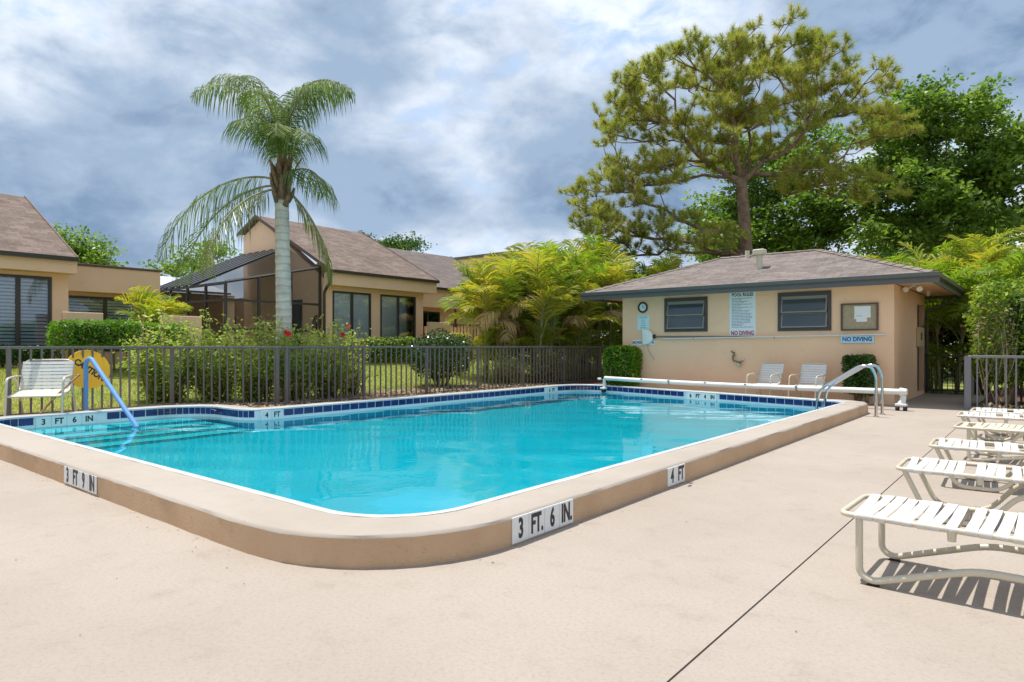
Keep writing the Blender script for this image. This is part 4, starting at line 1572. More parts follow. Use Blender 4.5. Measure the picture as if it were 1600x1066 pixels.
    tag(o, 'pale inner patio wall seen through the brown bar gate', 'wall')


# ------------------------------------------------------------------ pool furniture and fittings
def strap_mesh(W, w, r, sag=0.006):
    """flat vinyl strap wrapped round two side rails; runs along local y"""
    mb = MB()
    pts = []
    hw = W / 2
    for k in range(7):
        t = k / 6
        pts.append((-hw + W * t, r + .002 - sag * math.sin(PI * t)))
    path = [(-hw + r * .2, -r - .002), (-hw - r - .003, -r * .3), (-hw - r * .6, r * .8)] + [(a, b) for a, b in pts] + [(hw + r * .6, r * .8), (hw + r + .003, -r * .3), (hw - r * .2, -r - .002)]
    n = len(path)
    for (a, b) in path:
        mb.v += [(-w / 2, a, b), (w / 2, a, b)]
    for i in range(n - 1):
        mb.f.append((2 * i, 2 * i + 1, 2 * i + 3, 2 * i + 2))
    me = mb.mesh('strap', True)
    return me


def make_lounger(kind, label):
    """foot end at x=0, runs to +x; bed centred on y=0"""
    W, L, Z, r = 0.55, 1.95, 0.355, 0.0155
    o = empty('chaise_lounge', (0, 0, 0), 0, label, 'lounger', 'strap chaise lounges beside the pool')
    fm = 'frame_cream'
    sm = 'strap_cream' if kind == 'cream' else 'strap_white'
    hw = W / 2
    rail = fillet([(L, -hw, Z), (0, -hw, Z), (0, hw, Z), (L, hw, Z)], 0.07, 5)
    rail.append(Vector((L, hw, Z)))
    MB().tube(fillet([(L, -hw, Z), (0.0, -hw, Z), (0, hw, Z), (L, hw, Z)], 0.07, 5), r, 8).build('bed_frame', fm, o, True, 50)
    MB().tube([(L, -hw, Z), (L, hw, Z)], r, 8).build('head_bar', fm, o, True, 50)
    MB().tube([(0.50, -hw, Z - .02), (0.50, 0, Z - .028), (0.50, hw, Z - .02)], .012, 8).build('cross_bar', fm, o, True, 50)
    for s in (-1, 1):
        y = s * (hw - .01)
        if kind == 'sled':
            path = [(0.09, y, Z - .01), (0.09, y, .055), (0.15, y, .02), (0.60, y, .175), (0.85, y, .175), (1.25, y, .02), (1.65, y, .02), (1.80, y, Z - .01)]
            rad = .085
        elif kind == 'cream':
            path = [(0.14, y, Z - .01), (0.14, y, .02), (0.24, y, .02), (0.70, y, .10), (1.0, y, .02), (1.5, y, .02), (1.72, y, Z - .01)]
            rad = .07
        else:
            path = [(0.05, y, Z - .01), (0.20, y, .02), (0.52, y, .02), (0.72, y, .26), (1.05, y, .26), (1.25, y, .02), (1.6, y, .02), (1.78, y, Z - .01)]
            rad = .09
        MB().tube(fillet(path, rad, 5), 0.018, 10).build('leg', fm, o, True, 50)
        tb = MB().tube([(0.50, s * (hw + .0), Z), (0.50, s * hw, Z - .055)], [.022, .018], 8)
        tb.build('hinge', fm, o, True, 50)
    sw, pitch = 0.0505, 0.0595
    me = strap_mesh(W, sw, r)
    me.materials.append(M[sm])
    x = 0.075
    skip = {'sled': (), 'trap': (6,), 'cream': (1,)}[kind]
    gap = {'sled': 8, 'trap': 10, 'cream': 99}[kind]
    k = 0
    while x < L - .04:
        if k not in skip:
            st = link('strap', me, None, o, (x + random.uniform(-.003, .003), 0, Z))
            st.rotation_euler = (R(random.uniform(-.6, .6)), 0, R(random.uniform(-1.6, 1.6)) + (R(4) if k == 0 else 0))
            st.scale = (random.uniform(.94, 1.05), 1, random.uniform(.9, 1.25))
        x += pitch
        k += 1
        if k == gap:
            x += .028
    # little rubber feet
    for s in (-1, 1):
        for fx in ((0.155, 1.45) if kind == 'sled' else (0.36, 1.42)):
            MB().box(fx - .03, fx + .03, s * (hw - .01) - .013, s * (hw - .01) + .013, 0.0, .007, .002).build('foot', 'rubber', o)
    return o


def make_loungers():
    labels = ['white strap chaise lounge with sled legs and one strap gap, first in the row',
              'white strap chaise lounge with loose foot straps, second in the row beside the sled-legged one',
              'white strap chaise lounge standing next to the cream strapped one',
              'cream yellow strap chaise lounge between the white ones',
              'white strap chaise lounge pushed close against the one by the grey fence',
              'white strap chaise lounge last in the row, nearest the grey fence']
    a = make_lounger('sled', labels[0])
    b = make_lounger('trap', labels[1])
    c = make_lounger('cream', labels[3])
    d1 = copy_tree(b, None, labels[2])
    d2 = copy_tree(b, None, labels[4])
    d3 = copy_tree(b, None, labels[5])
    for o, x, y, rz in ((a, -0.86, 4.12, -1.4), (b, -0.87, 5.78, 1.0), (d1, -0.84, 7.20, 2.2), (c, -0.81, 9.0, -2.4), (d2, -0.92, 10.42, 1.6), (d3, -0.84, 11.24, .6)):
        o.location = (x, y, 0)
        o.rotation_euler = (0, 0, R(rz))


def make_chair(label, group='strap chairs'):
    """strap arm chair facing local -y, seat centre at origin"""
    c = empty('strap_chair', (0, 0, 0), 0, label, 'chair', group)
    fm = 'frame_cream'
    W, hw = .54, .27
    r = .0145
    back = fillet([(-hw, -.26, .33), (-hw, .17, .40), (-hw + .01, .34, .86), (hw - .01, .34, .86), (hw, .17, .40), (hw, -.26, .33)], .09, 5)
    MB().tube(back, r, 8).build('seat_frame', fm, c, True, 50)
    MB().tube([(-hw, -.26, .33), (hw, -.26, .33)], r, 8).build('front_bar', fm, c, True, 50)
    for s in (-1, 1):
        x = s * (hw + .025)
        MB().tube(fillet([(x, -.30, 0.0), (x, -.235, .60), (x, .05, .62), (s * hw, .262, .62)], .08, 5), r, 8).build('front_leg', fm, c, True, 50)
        MB().tube(fillet([(x, .36, 0.0), (x, .14, .52), (x, .0, .62)], .06, 4), r, 8).build('rear_leg', fm, c, True, 50)
        MB().tube([(x, -.265, .34), (x, .235, .30)], .010, 6).build('side_stretcher', fm, c, True, 50)
    me = strap_mesh(W, .046, r)
    me.materials.append(M['strap_white'])
    for k in range(7):
        t = k / 6
        o = link('seat_strap', me, None, c, (0, -.235 + t * .375, .334 + .061 * t))
        o.rotation_euler = (R(9), 0, R(90)) if False else (0, R(-9), R(90))
    ang = math.atan2(.50, .17)
    for k in range(8):
        t = .09 + .80 * k / 7
        o = link('back_strap', me, None, c, (0, .17 + .17 * t - .0, .40 + .46 * t))
        m = Matrix.Rotation(0, 4, 'Z')
        xax = Vector((0, .17, .46)).normalized()
        yax = Vector((1, 0, 0))
        zax = xax.cross(yax)
        if zax.y > 0:
            yax = -yax
            zax = -zax
        mm = Matrix((xax, yax, zax)).transposed().to_4x4()
        mm.translation = o.location
        o.matrix_local = mm
    return c


def make_pool_things():
    # chairs
    a = make_chair('white strap armchair against the pool house wall, nearer the wall tap')
    b = copy_tree(a, None, 'white strap armchair against the pool house wall, nearer the small square shrub')
    c = copy_tree(a, None, 'white strap armchair by the picket fence beside the blue handrail')
    a.location = (-5.03, 15.30, 0)
    a.rotation_euler = (0, 0, R(-14))
    b.location = (-4.11, 15.32, 0)
    b.rotation_euler = (0, 0, R(-10))
    c.location = (-12.55, 3.42, 0.11)
    c.rotation_euler = (0, 0, R(58))
    c.scale = (1.28, 1.12, 1.06)
    # handrail with blue foam, at the stairs
    h = empty('pool_handrail', (-12.45, 4.02, 0.1), 0, 'blue foam wrapped handrail leading down into the pool steps', 'handrail')
    o0 = Vector((-12.45, 4.02, 0.1))
    path = fillet([(-12.45, 4.02, 0.05), (-12.45, 4.02, 1.0), (-12.28, 4.035, 1.06), (-10.78, 4.19, -0.02), (-10.74, 4.19, -0.75)], .12, 6)
    MB().tube([p - o0 for p in path], .020, 10).build('pipe', 'chrome', h, True, 50)
    k1 = [i for i, p in enumerate(path) if p.z > 0.02]
    sl_ = [p - o0 for p in path[k1[0]:k1[-1] + 1]] + [Vector((-10.82, 4.186, 0.0)) - o0]
    sl_ = [p for i, p in enumerate(sl_) if i == 0 or (p - sl_[i - 1]).length > 1e-3]
    MB().tube(sl_, .036, 12).build('foam_sleeve', 'foam_blue', h, True, 50)
    MB().tube([(0, 0, .0), (0, 0, .02)], .06, 14).build('flange', 'chrome', h)
    # caution disc on the fence
    d = empty('caution_sign', (-12.93, 4.21, 0.85), 0, 'round yellow CAUTION sign fixed to the fence behind the strap chair', 'sign')
    rr = 0.345
    d.rotation_euler = (0, R(-17), 0)
    mb = MB().tube([(-.012, 0, 0), (.0, 0, 0), (.004, 0, 0)], [rr, rr, rr - .006], 48)
    mb.build('disc', 'yellow_disc', d)
    ang = R(-40)
    text_obj('lettering', 'CAUTION', 'letter_black', d, face_mtx((.006, 0.02, -.02), (0, math.cos(ang), math.sin(ang)), (0, -math.sin(ang), math.cos(ang))), .150, .80, .006)
    MB().box(-.05, -.012, -.02, .02, .20, .26).build('bracket', 'black_metal', d)
    # stick
    s = empty('wooden_stick', (-12.1, 3.2, .2), 0, 'brown wooden stick leaning against the strap chair by the steps', 'stick')
    mb = MB().tube([(-12.16 + 12.1, 3.30 - 3.2, .0), (-12.26 + 12.1, 3.58 - 3.2, .30), (-12.40 + 12.1, 3.88 - 3.2, .55)], [.014, .017, .015], 8)
    mb.build('shaft', 'wood_stick', s, True, 50)
    MB().tube([(-12.405 + 12.1, 3.885 - 3.2, .555), (-12.42 + 12.1, 3.915 - 3.2, .58)], [.019, .017], 8).build('grip', 'wood_stick', s, True, 50)
    # ladder rails
    l = empty('pool_ladder', (-2.40, 13.3, 0), 0, 'chrome pool ladder with two looped handrails over the coping', 'ladder')
    o0 = Vector((-2.40, 13.3, 0))
    for y in (13.04, 13.58):
        p = fillet([(-2.36, y, -0.02), (-2.36, y, .72), (-2.44, y, .90), (-2.62, y, .90), (-3.28, y, .46), (-3.34, y, .20), (-3.34, y, -1.1)], .16, 6)
        MB().tube([q - o0 for q in p],   .026, 12).build('rail', 'chrome', l, True, 50)
        MB().tube([(-2.36 - o0.x, y - o0.y, 0), (-2.36 - o0.x, y - o0.y, .018)], .05, 14).build('flange', 'chrome', l)
    for z in (-.25, -.55, -.85):
        MB().box(-3.40 - o0.x, -3.30 - o0.x, 13.06 - o0.y, 13.56 - o0.y, z, z + .03, .006).build('tread', 'reel_white', l)
    # solar cover reel
    r = empty('cover_reel', (-5.8, 15.1, 0), 0, 'long white cover reel tube on end stands across the far end of the pool', 'reel')
    o0 = Vector((-5.8, 15.1, 0))
    A, B = Vector((-9.30, 15.38, .385)), Vector((-2.22, 14.66, .365))
    n = 22
    pts = [A.lerp(B, k / n) - o0 - Vector((0, 0, .03 * math.sin(PI * k / n))) for k in range(n + 1)]
    MB().tube(pts, .056, 16).build('tube', 'reel_white', r, True, 50)
    dv = (B - A).normalized()
    for t in (.17, .28, .42, .56, .72):
        c0 = A.lerp(B, t) - o0 - Vector((0, 0, .03 * math.sin(PI * t)))
        MB().tube([c0 - dv * .02, c0 + dv * .02], .0585, 16).build('strap_band', 'grout' if t != .28 and t != .72 else 'letter_grey', r, True, 50)
        MB().box(c0.x - .03, c0.x + .02, c0.y - .09, c0.y - .06, c0.z + .02, c0.z + .05, .004).build('clip', 'letter_grey', r)
    # right stand with twin casters
    p = B - o0
    MB().tube([p - dv * .02, p + dv * .10], [.082, .06], 16).build('hub', 'reel_white', r, True, 50)
    st = MB().tube([(p.x + .04, p.y, .30), (p.x + .02, p.y, .20), (p.x + .0, p.y, .12)], [.05, .058, .085], 8)
    st.box(p.x - .10, p.x + .10, p.y - .09, p.y + .09, .085, .14, .015)
    st.build('stand', 'reel_white', r)
    for dx in (-.065, .065):
        for dy in (-.055, .055):
            MB().tube([(p.x + dx - .024, p.y + dy, .045), (p.x + dx + .024, p.y + dy, .045)], .045, 14).build('caster', 'rubber', r, True, 40)
    # left stand
    p = A - o0
    st = MB().tube([(p.x - .02, p.y + .0, .36), (p.x - .02, p.y + .0, .13)], .045, 8)
    st.box(p.x - .10, p.x + .06, p.y - .11, p.y + .11, .09, .135, .012)
    st.build('stand', 'reel_white', r)
    for dy in (-.07, .07):
        MB().tube([(p.x - .05, p.y + dy, .045), (p.x + .01, p.y + dy, .045)], .045, 14).build('caster', 'rubber', r, True, 40)
    MB().tube([(p.x - .12, p.y, .36), (p.x - .22, p.y, .36)], .03, 8).build('crank_end', 'reel_white', r, True, 50)


# ------------------------------------------------------------------ vegetation
CR = Vector((math.cos(R(39.2)), math.sin(R(39.2)), 0))       # the row of trees stands square to this direction


def leaf_quads(P, size, flat=0.35, aspect=0.5, jitter=0.35, seed=0):
    """rhombus leaves at points P, random direction, slightly folded"""
    g = np.random.default_rng(seed)
    n = len(P)
    d = g.normal(0, 1, (n, 3))
    d[:, 2] *= 0.6
    d /= np.linalg.norm(d, axis=1, keepdims=True)
    up = g.normal(0, 1, (n, 3)) * (1 - flat)
    up[:, 2] += flat * 1.6
    s = np.cross(d, up)
    s /= np.maximum(1e-6, np.linalg.norm(s, axis=1, keepdims=True))
    sz = size * g.uniform(1 - jitter, 1 + jitter, (n, 1))
    V = np.zeros((n, 4, 3))
    V[:, 0] = P - d * sz * 0.5
    V[:, 1] = P + s * sz * aspect * 0.5
    V[:, 2] = P + d * sz * 0.5
    V[:, 3] = P - s * sz * aspect * 0.5
    return V.reshape(-1, 3)


def foliage(name, P, size, mat, parent, seed=0, flat=0.35, aspect=0.5):
    o = link(name, fast_mesh(name, leaf_quads(P, size, flat, aspect, seed=seed), 4), mat, parent)
    o['kind'] = 'stuff'
    return o


def shell_points(n, fn, seed, inner=0.3):
    """points in a unit blob, denser to the outside, pushed about by lumps"""
    g = np.random.default_rng(seed)
    d = g.normal(0, 1, (n, 3))
    d /= np.linalg.norm(d, axis=1, keepdims=True)
    r = 1 - g.random(n) ** 2 * (1 - inner)
    lump = 1 + 0.13 * np.sin(d[:, 0] * 7 + seed) * np.cos(d[:, 1] * 6 + 1.3 * seed) + 0.09 * np.sin(d[:, 2] * 9 + d[:, 0] * 5)
    return d * (r * lump)[:, None]


def box_hedge(name, label, cat, c, sx, sy, z0, z1, n, leaf, mat, rz=0.0, mat2=None, seed=1, stems=6, group=None, rough=0.05, zg=None):
    """clipped hedge: leafy box on woody stems; leaves sit on a wavy surface"""
    zg = z0 if zg is None else zg
    o = empty(name, (c[0], c[1], zg), rz, label, cat, group)
    g = np.random.default_rng(seed)
    u = g.uniform(-1, 1, (n, 3))
    # push towards a face
    ax = g.integers(0, 3, n)
    sg = np.where(g.random(n) < .5, -1, 1)
    depth = 1 - g.random(n) ** 2 * 0.30
    for k in range(3):
        m = ax == k
        u[m, k] = sg[m] * depth[m]
    nrm = np.abs(u) ** 6
    u /= np.maximum(1.0, (nrm.sum(1) ** (1 / 6)) ** 1.0)[:, None] ** 0.9
    P = u * np.array([sx / 2, sy / 2, (z1 - z0) / 2])
    ph = seed * 1.7
    bumpy = rough * (np.sin(P[:, 0] * 5 + ph) * np.cos(P[:, 1] * 4.3 + ph) + 0.6 * np.sin(P[:, 2] * 8 + P[:, 1] * 3) + g.normal(0, .6, n))
    P += u / np.maximum(1e-6, np.linalg.norm(u, axis=1, keepdims=True)) * bumpy[:, None]
    P[:, 2] += (z0 + z1) / 2 - zg
    if mat2:
        m = g.random(n) < 0.45
        foliage('leaves', P[m], leaf, mat2, o, seed + 50, 0.5)
        P = P[~m]
    foliage('leaves', P, leaf, mat, o, seed, 0.45)
    st = MB()
    for k in range(stems):
        x, y = g.uniform(-.38, .38) * sx, g.uniform(-.38, .38) * sy
        hgt = z1 - zg
        for q in range(2):
            st.tube([(x, y, -.1), (x + g.uniform(-.06, .06), y + g.uniform(-.06, .06), hgt * .45), (x + g.uniform(-.2, .2) * min(1, sx), y + g.uniform(-.2, .2) * min(1, sy), hgt * .85)], [.022, .016, .006], 5)
    st.build('stems', 'twig', o, True)
    # heart of larger, dark-coloured leaves that closes the view through
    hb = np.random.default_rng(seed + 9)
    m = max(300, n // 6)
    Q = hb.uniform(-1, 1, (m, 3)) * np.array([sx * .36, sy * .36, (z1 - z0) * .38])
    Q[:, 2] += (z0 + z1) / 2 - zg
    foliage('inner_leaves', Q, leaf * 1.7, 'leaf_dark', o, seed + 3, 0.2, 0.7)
    return o


def frond_mesh(name, L, el0, el1, nl, ll, w, seed, vee=0.35, droop=0.5, fwd=0.55, bend=1.4, tipw=0.35, twist=0.0, rr=0.016, start=0.16, mats=('leaf_queen', 'stem_areca'), side_bend=0.0):
    """pinnate palm frond growing along +x from the origin"""
    g = random.Random(seed)
    N = 18
    P = []
    p = Vector((0, 0, 0))
    for i in range(N + 1):
        t = i / N
        el = R(el0 + (el1 - el0) * t ** bend)
        yaw = side_bend * t
        P.append(p.copy())
        p = p + Vector((math.cos(el) * math.cos(yaw), math.cos(el) * math.sin(yaw), math.sin(el))) * (L / N)
    mb = MB()
    mb.tube(P, [rr * (1 - .85 * i / N) + .002 for i in range(N + 1)], 5)
    nr = len(mb.f)
    for k in range(nl):
        t = start + (1 - start) * (k + .5) / nl
        f = t * N
        i = min(N - 1, int(f))
        b = P[i].lerp(P[i + 1], f - i)
        tan = (P[i + 1] - P[i]).normalized()
        side = tan.cross(Vector((0, 0, 1)))
        if side.length < 1e-3:
            side = Vector((0, 1, 0))
        side.normalize()
        nor = side.cross(tan)
        env = math.sin(PI * min(1, (t - start) / (1 - start) * .86 + .14)) ** .55
        if t > .8:
            env *= 1 - (t - .8) / .2 * (1 - tipw) * .6
        for s in (-1, 1):
            l = ll * env * g.uniform(.82, 1.12)
            v = vee + g.uniform(-.25, .25)
            d = (side * s + tan * (fwd + g.uniform(-.15, .15)) + nor * v).normalized()
            m = b + d * l * .45 + Vector((0, 0, -1)) * l * droop * .16
            d2 = (d + Vector((0, 0, -1)) * droop * g.uniform(.9, 1.9)).normalized()
            m2 = m + d2 * l * .33
            d3 = (d2 + Vector((0, 0, -1)) * droop * g.uniform(.6, 1.3)).normalized()
            e = m2 + d3 * l * .30
            wv = (tan * .8 + nor * g.uniform(-.5, .5)).normalized() * w * .5
            q = len(mb.v)
            mb.v += [tuple(b - wv * .5), tuple(b + wv * .5), tuple(m - wv), tuple(m + wv), tuple(m2 - wv * .75), tuple(m2 + wv * .75), tuple(e)]
            mb.f += [(q, q + 1, q + 3, q + 2), (q + 2, q + 3, q + 5, q + 4), (q + 4, q + 5, q + 6)]
    me = mb.mesh(name)
    me.materials.append(M[mats[0]])
    me.materials.append(M[mats[1]])
    idx = [1] * nr + [0] * (len(mb.f) - nr)
    me.polygons.foreach_set('material_index', idx)
    return me


def make_queen_palm():
    base = Vector((-13.07, 8.05, 0.1))
    t = empty('queen_palm', base, 0, 'tall queen palm with grey ringed trunk and drooping feathery crown', 'palm tree')
    H = 4.35
    N = 46
    pts, rs = [], []
    for i in range(N + 1):
        f = i / N
        z = f * H
        pts.append((0.02 * math.sin(z * .9), .02 * math.cos(z * .7), z))
        r = .178 - .03 * f + .05 * math.exp(-z / .35)
        rs.append(r + .004 * math.sin(i * 2.4) + random.uniform(-.003, .003))
    MB().tube(pts, rs, 20).build('trunk', 'palm_trunk', t, True)
    # old leaf bases under the crown
    top = Vector(pts[-1])
    for k in range(22):
        a = k * 2.4
        z = H - .12 + k * .036
        r0 = .165 - .003 * k
        o = Vector((math.cos(a), math.sin(a), 0))
        bs = top + o * r0 * .75
        bs.z = z
        spread = .10 + .10 * random.random()
        tip = bs + o * spread + Vector((0, 0, .26 + random.random() * .22))
        mb = MB().tube([bs, bs.lerp(tip, .5) + o * .03, tip], [.07, .05, .022], 6)
        mb.build('leaf_base', 'boot', t, True)
    MB().tube([top, top + Vector((0, 0, .5)), top + Vector((0, 0, 1.15)), top + Vector((0.02, 0, 1.5))], [.165, .135, .085, .03], 12).build('crown_shaft', 'boot', t, True)
    # fronds: azimuth measured from the row direction CR (0 = right, 180 = left, 90 = away)
    F = [  # az, start height, length, el0, el1, leaflet droop, old?
        (176, 1.35, 3.1, 78, -62, 1.6, 0), (190, 1.25, 2.9, 70, -70, 1.7, 0), (158, 1.40, 2.9, 82, -50, 1.6, 0), 
        (6, 1.40, 2.9, 84, -74, 1.6, 0), (-14, 1.30, 2.6, 82, -80, 1.7, 0), (28, 1.40, 2.8, 84, -70, 1.6, 0), 
        (186, .50, 3.5, 30, -80, 1.9, 0), (176, .40, 3.4, 12, -84, 1.9, 0), 
        (-24, .60, 1.6, 40, -88, 1.7, 0), (12, .45, 2.3, -40, -90, 1.8, 1), (236, .35, 2.9, -14, -90, 1.8, 1), 
        (250, 1.15, 1.9, 66, -76, 1.7, 0), (285, 1.1, 1.8, 62, -80, 1.7, 0), (315, 1.05, 1.8, 60, -82, 1.7, 0), 
         (105, 1.0, 2.1, 60, -65, 1.6, 0), (80, 1.4, 2.3, 86, 0, 1.3, 0), (265, 1.4, 1.9, 84, -40, 1.5, 0)]
    for k, (az, sh, L, e0, e1, dr, old) in enumerate(F):
        me = frond_mesh('frond', L, e0, e1, 70, .88, .022, 100 + k, .15, dr, .55, 2.3 if (e0 > 60 and L > 2.2) else (1.4 if e0 > 55 else (.62 if L > 3 else 1.0)), .6, rr=.026, start=.12,
                        mats=('leaf_queen_old' if old else 'leaf_queen', 'stem_areca'))
        o = link('frond', me, None, t, (top.x, top.y, H + sh * .75))
        o.rotation_euler = (R(random.uniform(-14, 14)), 0, R(39.2 + az))
    MB().tube([top + Vector((.1, .1, .3)), top + Vector((.25, .2, .75)), top + Vector((.32, .3, .95))], [.03, .02, .012], 6).build('dry_stalk', 'boot', t, True)


ARECA = {}
def areca_protos():
    for kind, mat in (('green', 'leaf_areca'), ('yellow', 'leaf_areca_yellow'), ('dry', 'leaf_areca_dry')):
        ARECA[kind] = []
        for k in range(4):
            e1 = (32, 5, -22, -45)[k] if kind != 'dry' else (-70, -85, -60, -80)[k]
            e0 = (86, 80, 74, 66)[k] if kind != 'dry' else (40, 20, 55, 30)[k]
            ARECA[kind].append(frond_mesh('frond', 1.6 if kind != 'dry' else 1.15, e0, e1, 28, .62, .040, 300 + k * 7 + len(kind), .55 if kind != 'dry' else .2, .36 if kind != 'dry' else .8, 1.05, 1.5, .6,
                                          rr=.014, start=.22, mats=(mat, 'stem_areca')))


def areca(label, x, y, z0, nstem, hmin, hmax, spread, seed, kinds=('green', 'yellow'), dry=0.12, scale=1.0, group='areca palms', nf=7, low=0):
    g = random.Random(seed)
    t = empty('areca_palm', (x, y, z0), 0, label, 'palm', group)
    for s in range(nstem):
        a, rr = g.uniform(0, 2 * PI), spread * math.sqrt(g.random())
        bx, by = rr * math.cos(a), rr * math.sin(a)
        hgt = g.uniform(hmin, hmax)
        lean = Vector((bx, by, 0)) * g.uniform(.15, .45) + Vector((g.uniform(-.1, .1), g.uniform(-.1, .1), 0))
        pts = [Vector((bx, by, -.1)), Vector((bx, by, hgt * .5)) + lean * .4, Vector((bx, by, hgt)) + lean]
        MB().tube(pts, [.036 * scale, .030 * scale, .024 * scale], 7).build('stem', 'stem_areca', t, True)
        n = nf + g.randint(-1, 1)
        a0 = g.uniform(0, 2 * PI)
        for k in range(n):
            kind = g.choice(kinds)
            q = g.randrange(4)
            if g.random() < dry and k < 2:
                kind = 'dry'
            elif k >= n - 2:
                q = 0
            o = link('frond', ARECA[kind][q], None, t, pts[-1] + Vector((0, 0, -.10 + .06 * k)))
            sc = scale * g.uniform(.9, 1.3)
            o.scale = (sc, sc, sc)
            o.rotation_euler = (R(g.uniform(-14, 14)), R(g.uniform(-10, 10)), a0 + k * 2.4)
        for k in range(low):
            o = link('frond', ARECA[g.choice(kinds)][g.randrange(4)], None, t, Vector((bx, by, g.uniform(.1, hgt * .55))))
            sc = scale * g.uniform(.6, .95)
            o.scale = (sc, sc, sc)
            o.rotation_euler = (R(g.uniform(-14, 14)), R(g.uniform(-10, 10)), g.uniform(0, 2 * PI))
    return t


def skeleton(root, trunk_pts, targets, r_tip, expo=2.2, wander=0.12, seed=0, step=0.5, upbias=0.12):
    """grow branches from a trunk to the target clumps; radii follow the number of tips each limb feeds"""
    g = random.Random(seed)
    nodes = [Vector(p) for p in trunk_pts]
    par = [-1] + list(range(len(nodes) - 1))
    order = sorted(range(len(targets)), key=lambda i: (Vector(targets[i]) - nodes[-1]).length + g.uniform(-.6, .6))
    tipn = []
    for ti in order:
        T = Vector(targets[ti])
        best, bd = 0, 1e9
        for i, nd in enumerate(nodes):
            v = T - nd
            d = v.length
            pen = 0
            if v.z < -.1:
                pen += -v.z * 1.3                    # limbs rarely run downwards
            if i < 2:
                pen += 4
            if par[i] >= 0:
                pd = (nd - nodes[par[i]]).normalized()
                pen += (1 - pd.dot(v.normalized())) * 1.1
            if d + pen < bd:
                bd, best = d + pen, i
        a = nodes[best]
        v = T - a
        n = max(1, int(round(v.length / step)))
        prev = best
        bow = Vector((g.uniform(-1, 1), g.uniform(-1, 1), g.uniform(-.2, 1.0))) * wander * v.length
        for k in range(1, n + 1):
            f = k / n
            p = a + v * f + bow * math.sin(PI * f) * .8 + Vector((g.uniform(-1, 1), g.uniform(-1, 1), g.uniform(-1, 1))) * .05 * (f < 1)
            p.z -= upbias * v.length * math.sin(PI * f) * (1 if v.z > 0 else 0)
            nodes.append(p)
            par.append(prev)
            prev = len(nodes) - 1
        tipn.append(prev)
    w = [0.0] * len(nodes)
    kids = [[] for _ in nodes]
    for i, p in enumerate(par):
        if p >= 0:
            kids[p].append(i)
    for i in range(len(nodes) - 1, -1, -1):
        w[i] = max(1.0, sum(w[c] for c in kids[i]))
    rad = [r_tip * x ** (1 / expo) for x in w]
    # chains
    mb = MB()
    done = set()
    def chain(start, frm):
        path = [frm, start] if frm >= 0 else [start]
        cur = start
        while kids[cur]:
            nx = max(kids[cur], key=lambda c: w[c])
            path.append(nx)
            cur = nx
        rr = [rad[i] for i in path]
        if frm >= 0:
            rr[0] = min(rad[frm], rad[start] * 1.25)
        if len(path) > 1:
            mb.tube([nodes[i] for i in path], rr, 9 if rr[0] > .12 else (6 if rr[0] > .04 else 4))
        for i in path[1 if frm >= 0 else 0:]:
            nx = max(kids[i], key=lambda c: w[c]) if kids[i] else None
            for c in kids[i]:
                if c != nx:
                    chain(c, i)
    import sys
    sys.setrecursionlimit(10000)
    chain(0, -1)
    return mb, nodes, tipn


def needle_tufts(centers, dirs, nn, ln, w, seed):
    """sprays of long needles: thin triangles fanning out from each shoot"""
    g = np.random.default_rng(seed)
    m = len(centers)
    C = np.repeat(centers, nn, 0)
    D = np.repeat(dirs, nn, 0)
    v = g.normal(0, 1, (m * nn, 3))
    v /= np.linalg.norm(v, axis=1, keepdims=True)
    v = v * .9 + D * .75
    v /= np.linalg.norm(v, axis=1, keepdims=True)
    L = ln * g.uniform(.65, 1.15, (m * nn, 1))
    s = np.cross(v, g.normal(0, 1, (m * nn, 3)))
    s /= np.maximum(1e-6, np.linalg.norm(s, axis=1, keepdims=True))
    V = np.zeros((m * nn, 3, 3))
    b = C + D * g.uniform(-.10, .10, (m * nn, 1))
    V[:, 0] = b - s * w
    V[:, 1] = b + s * w
    V[:, 2] = b + v * L
    V[:, 2, 2] -= .03
    return V.reshape(-1, 3)


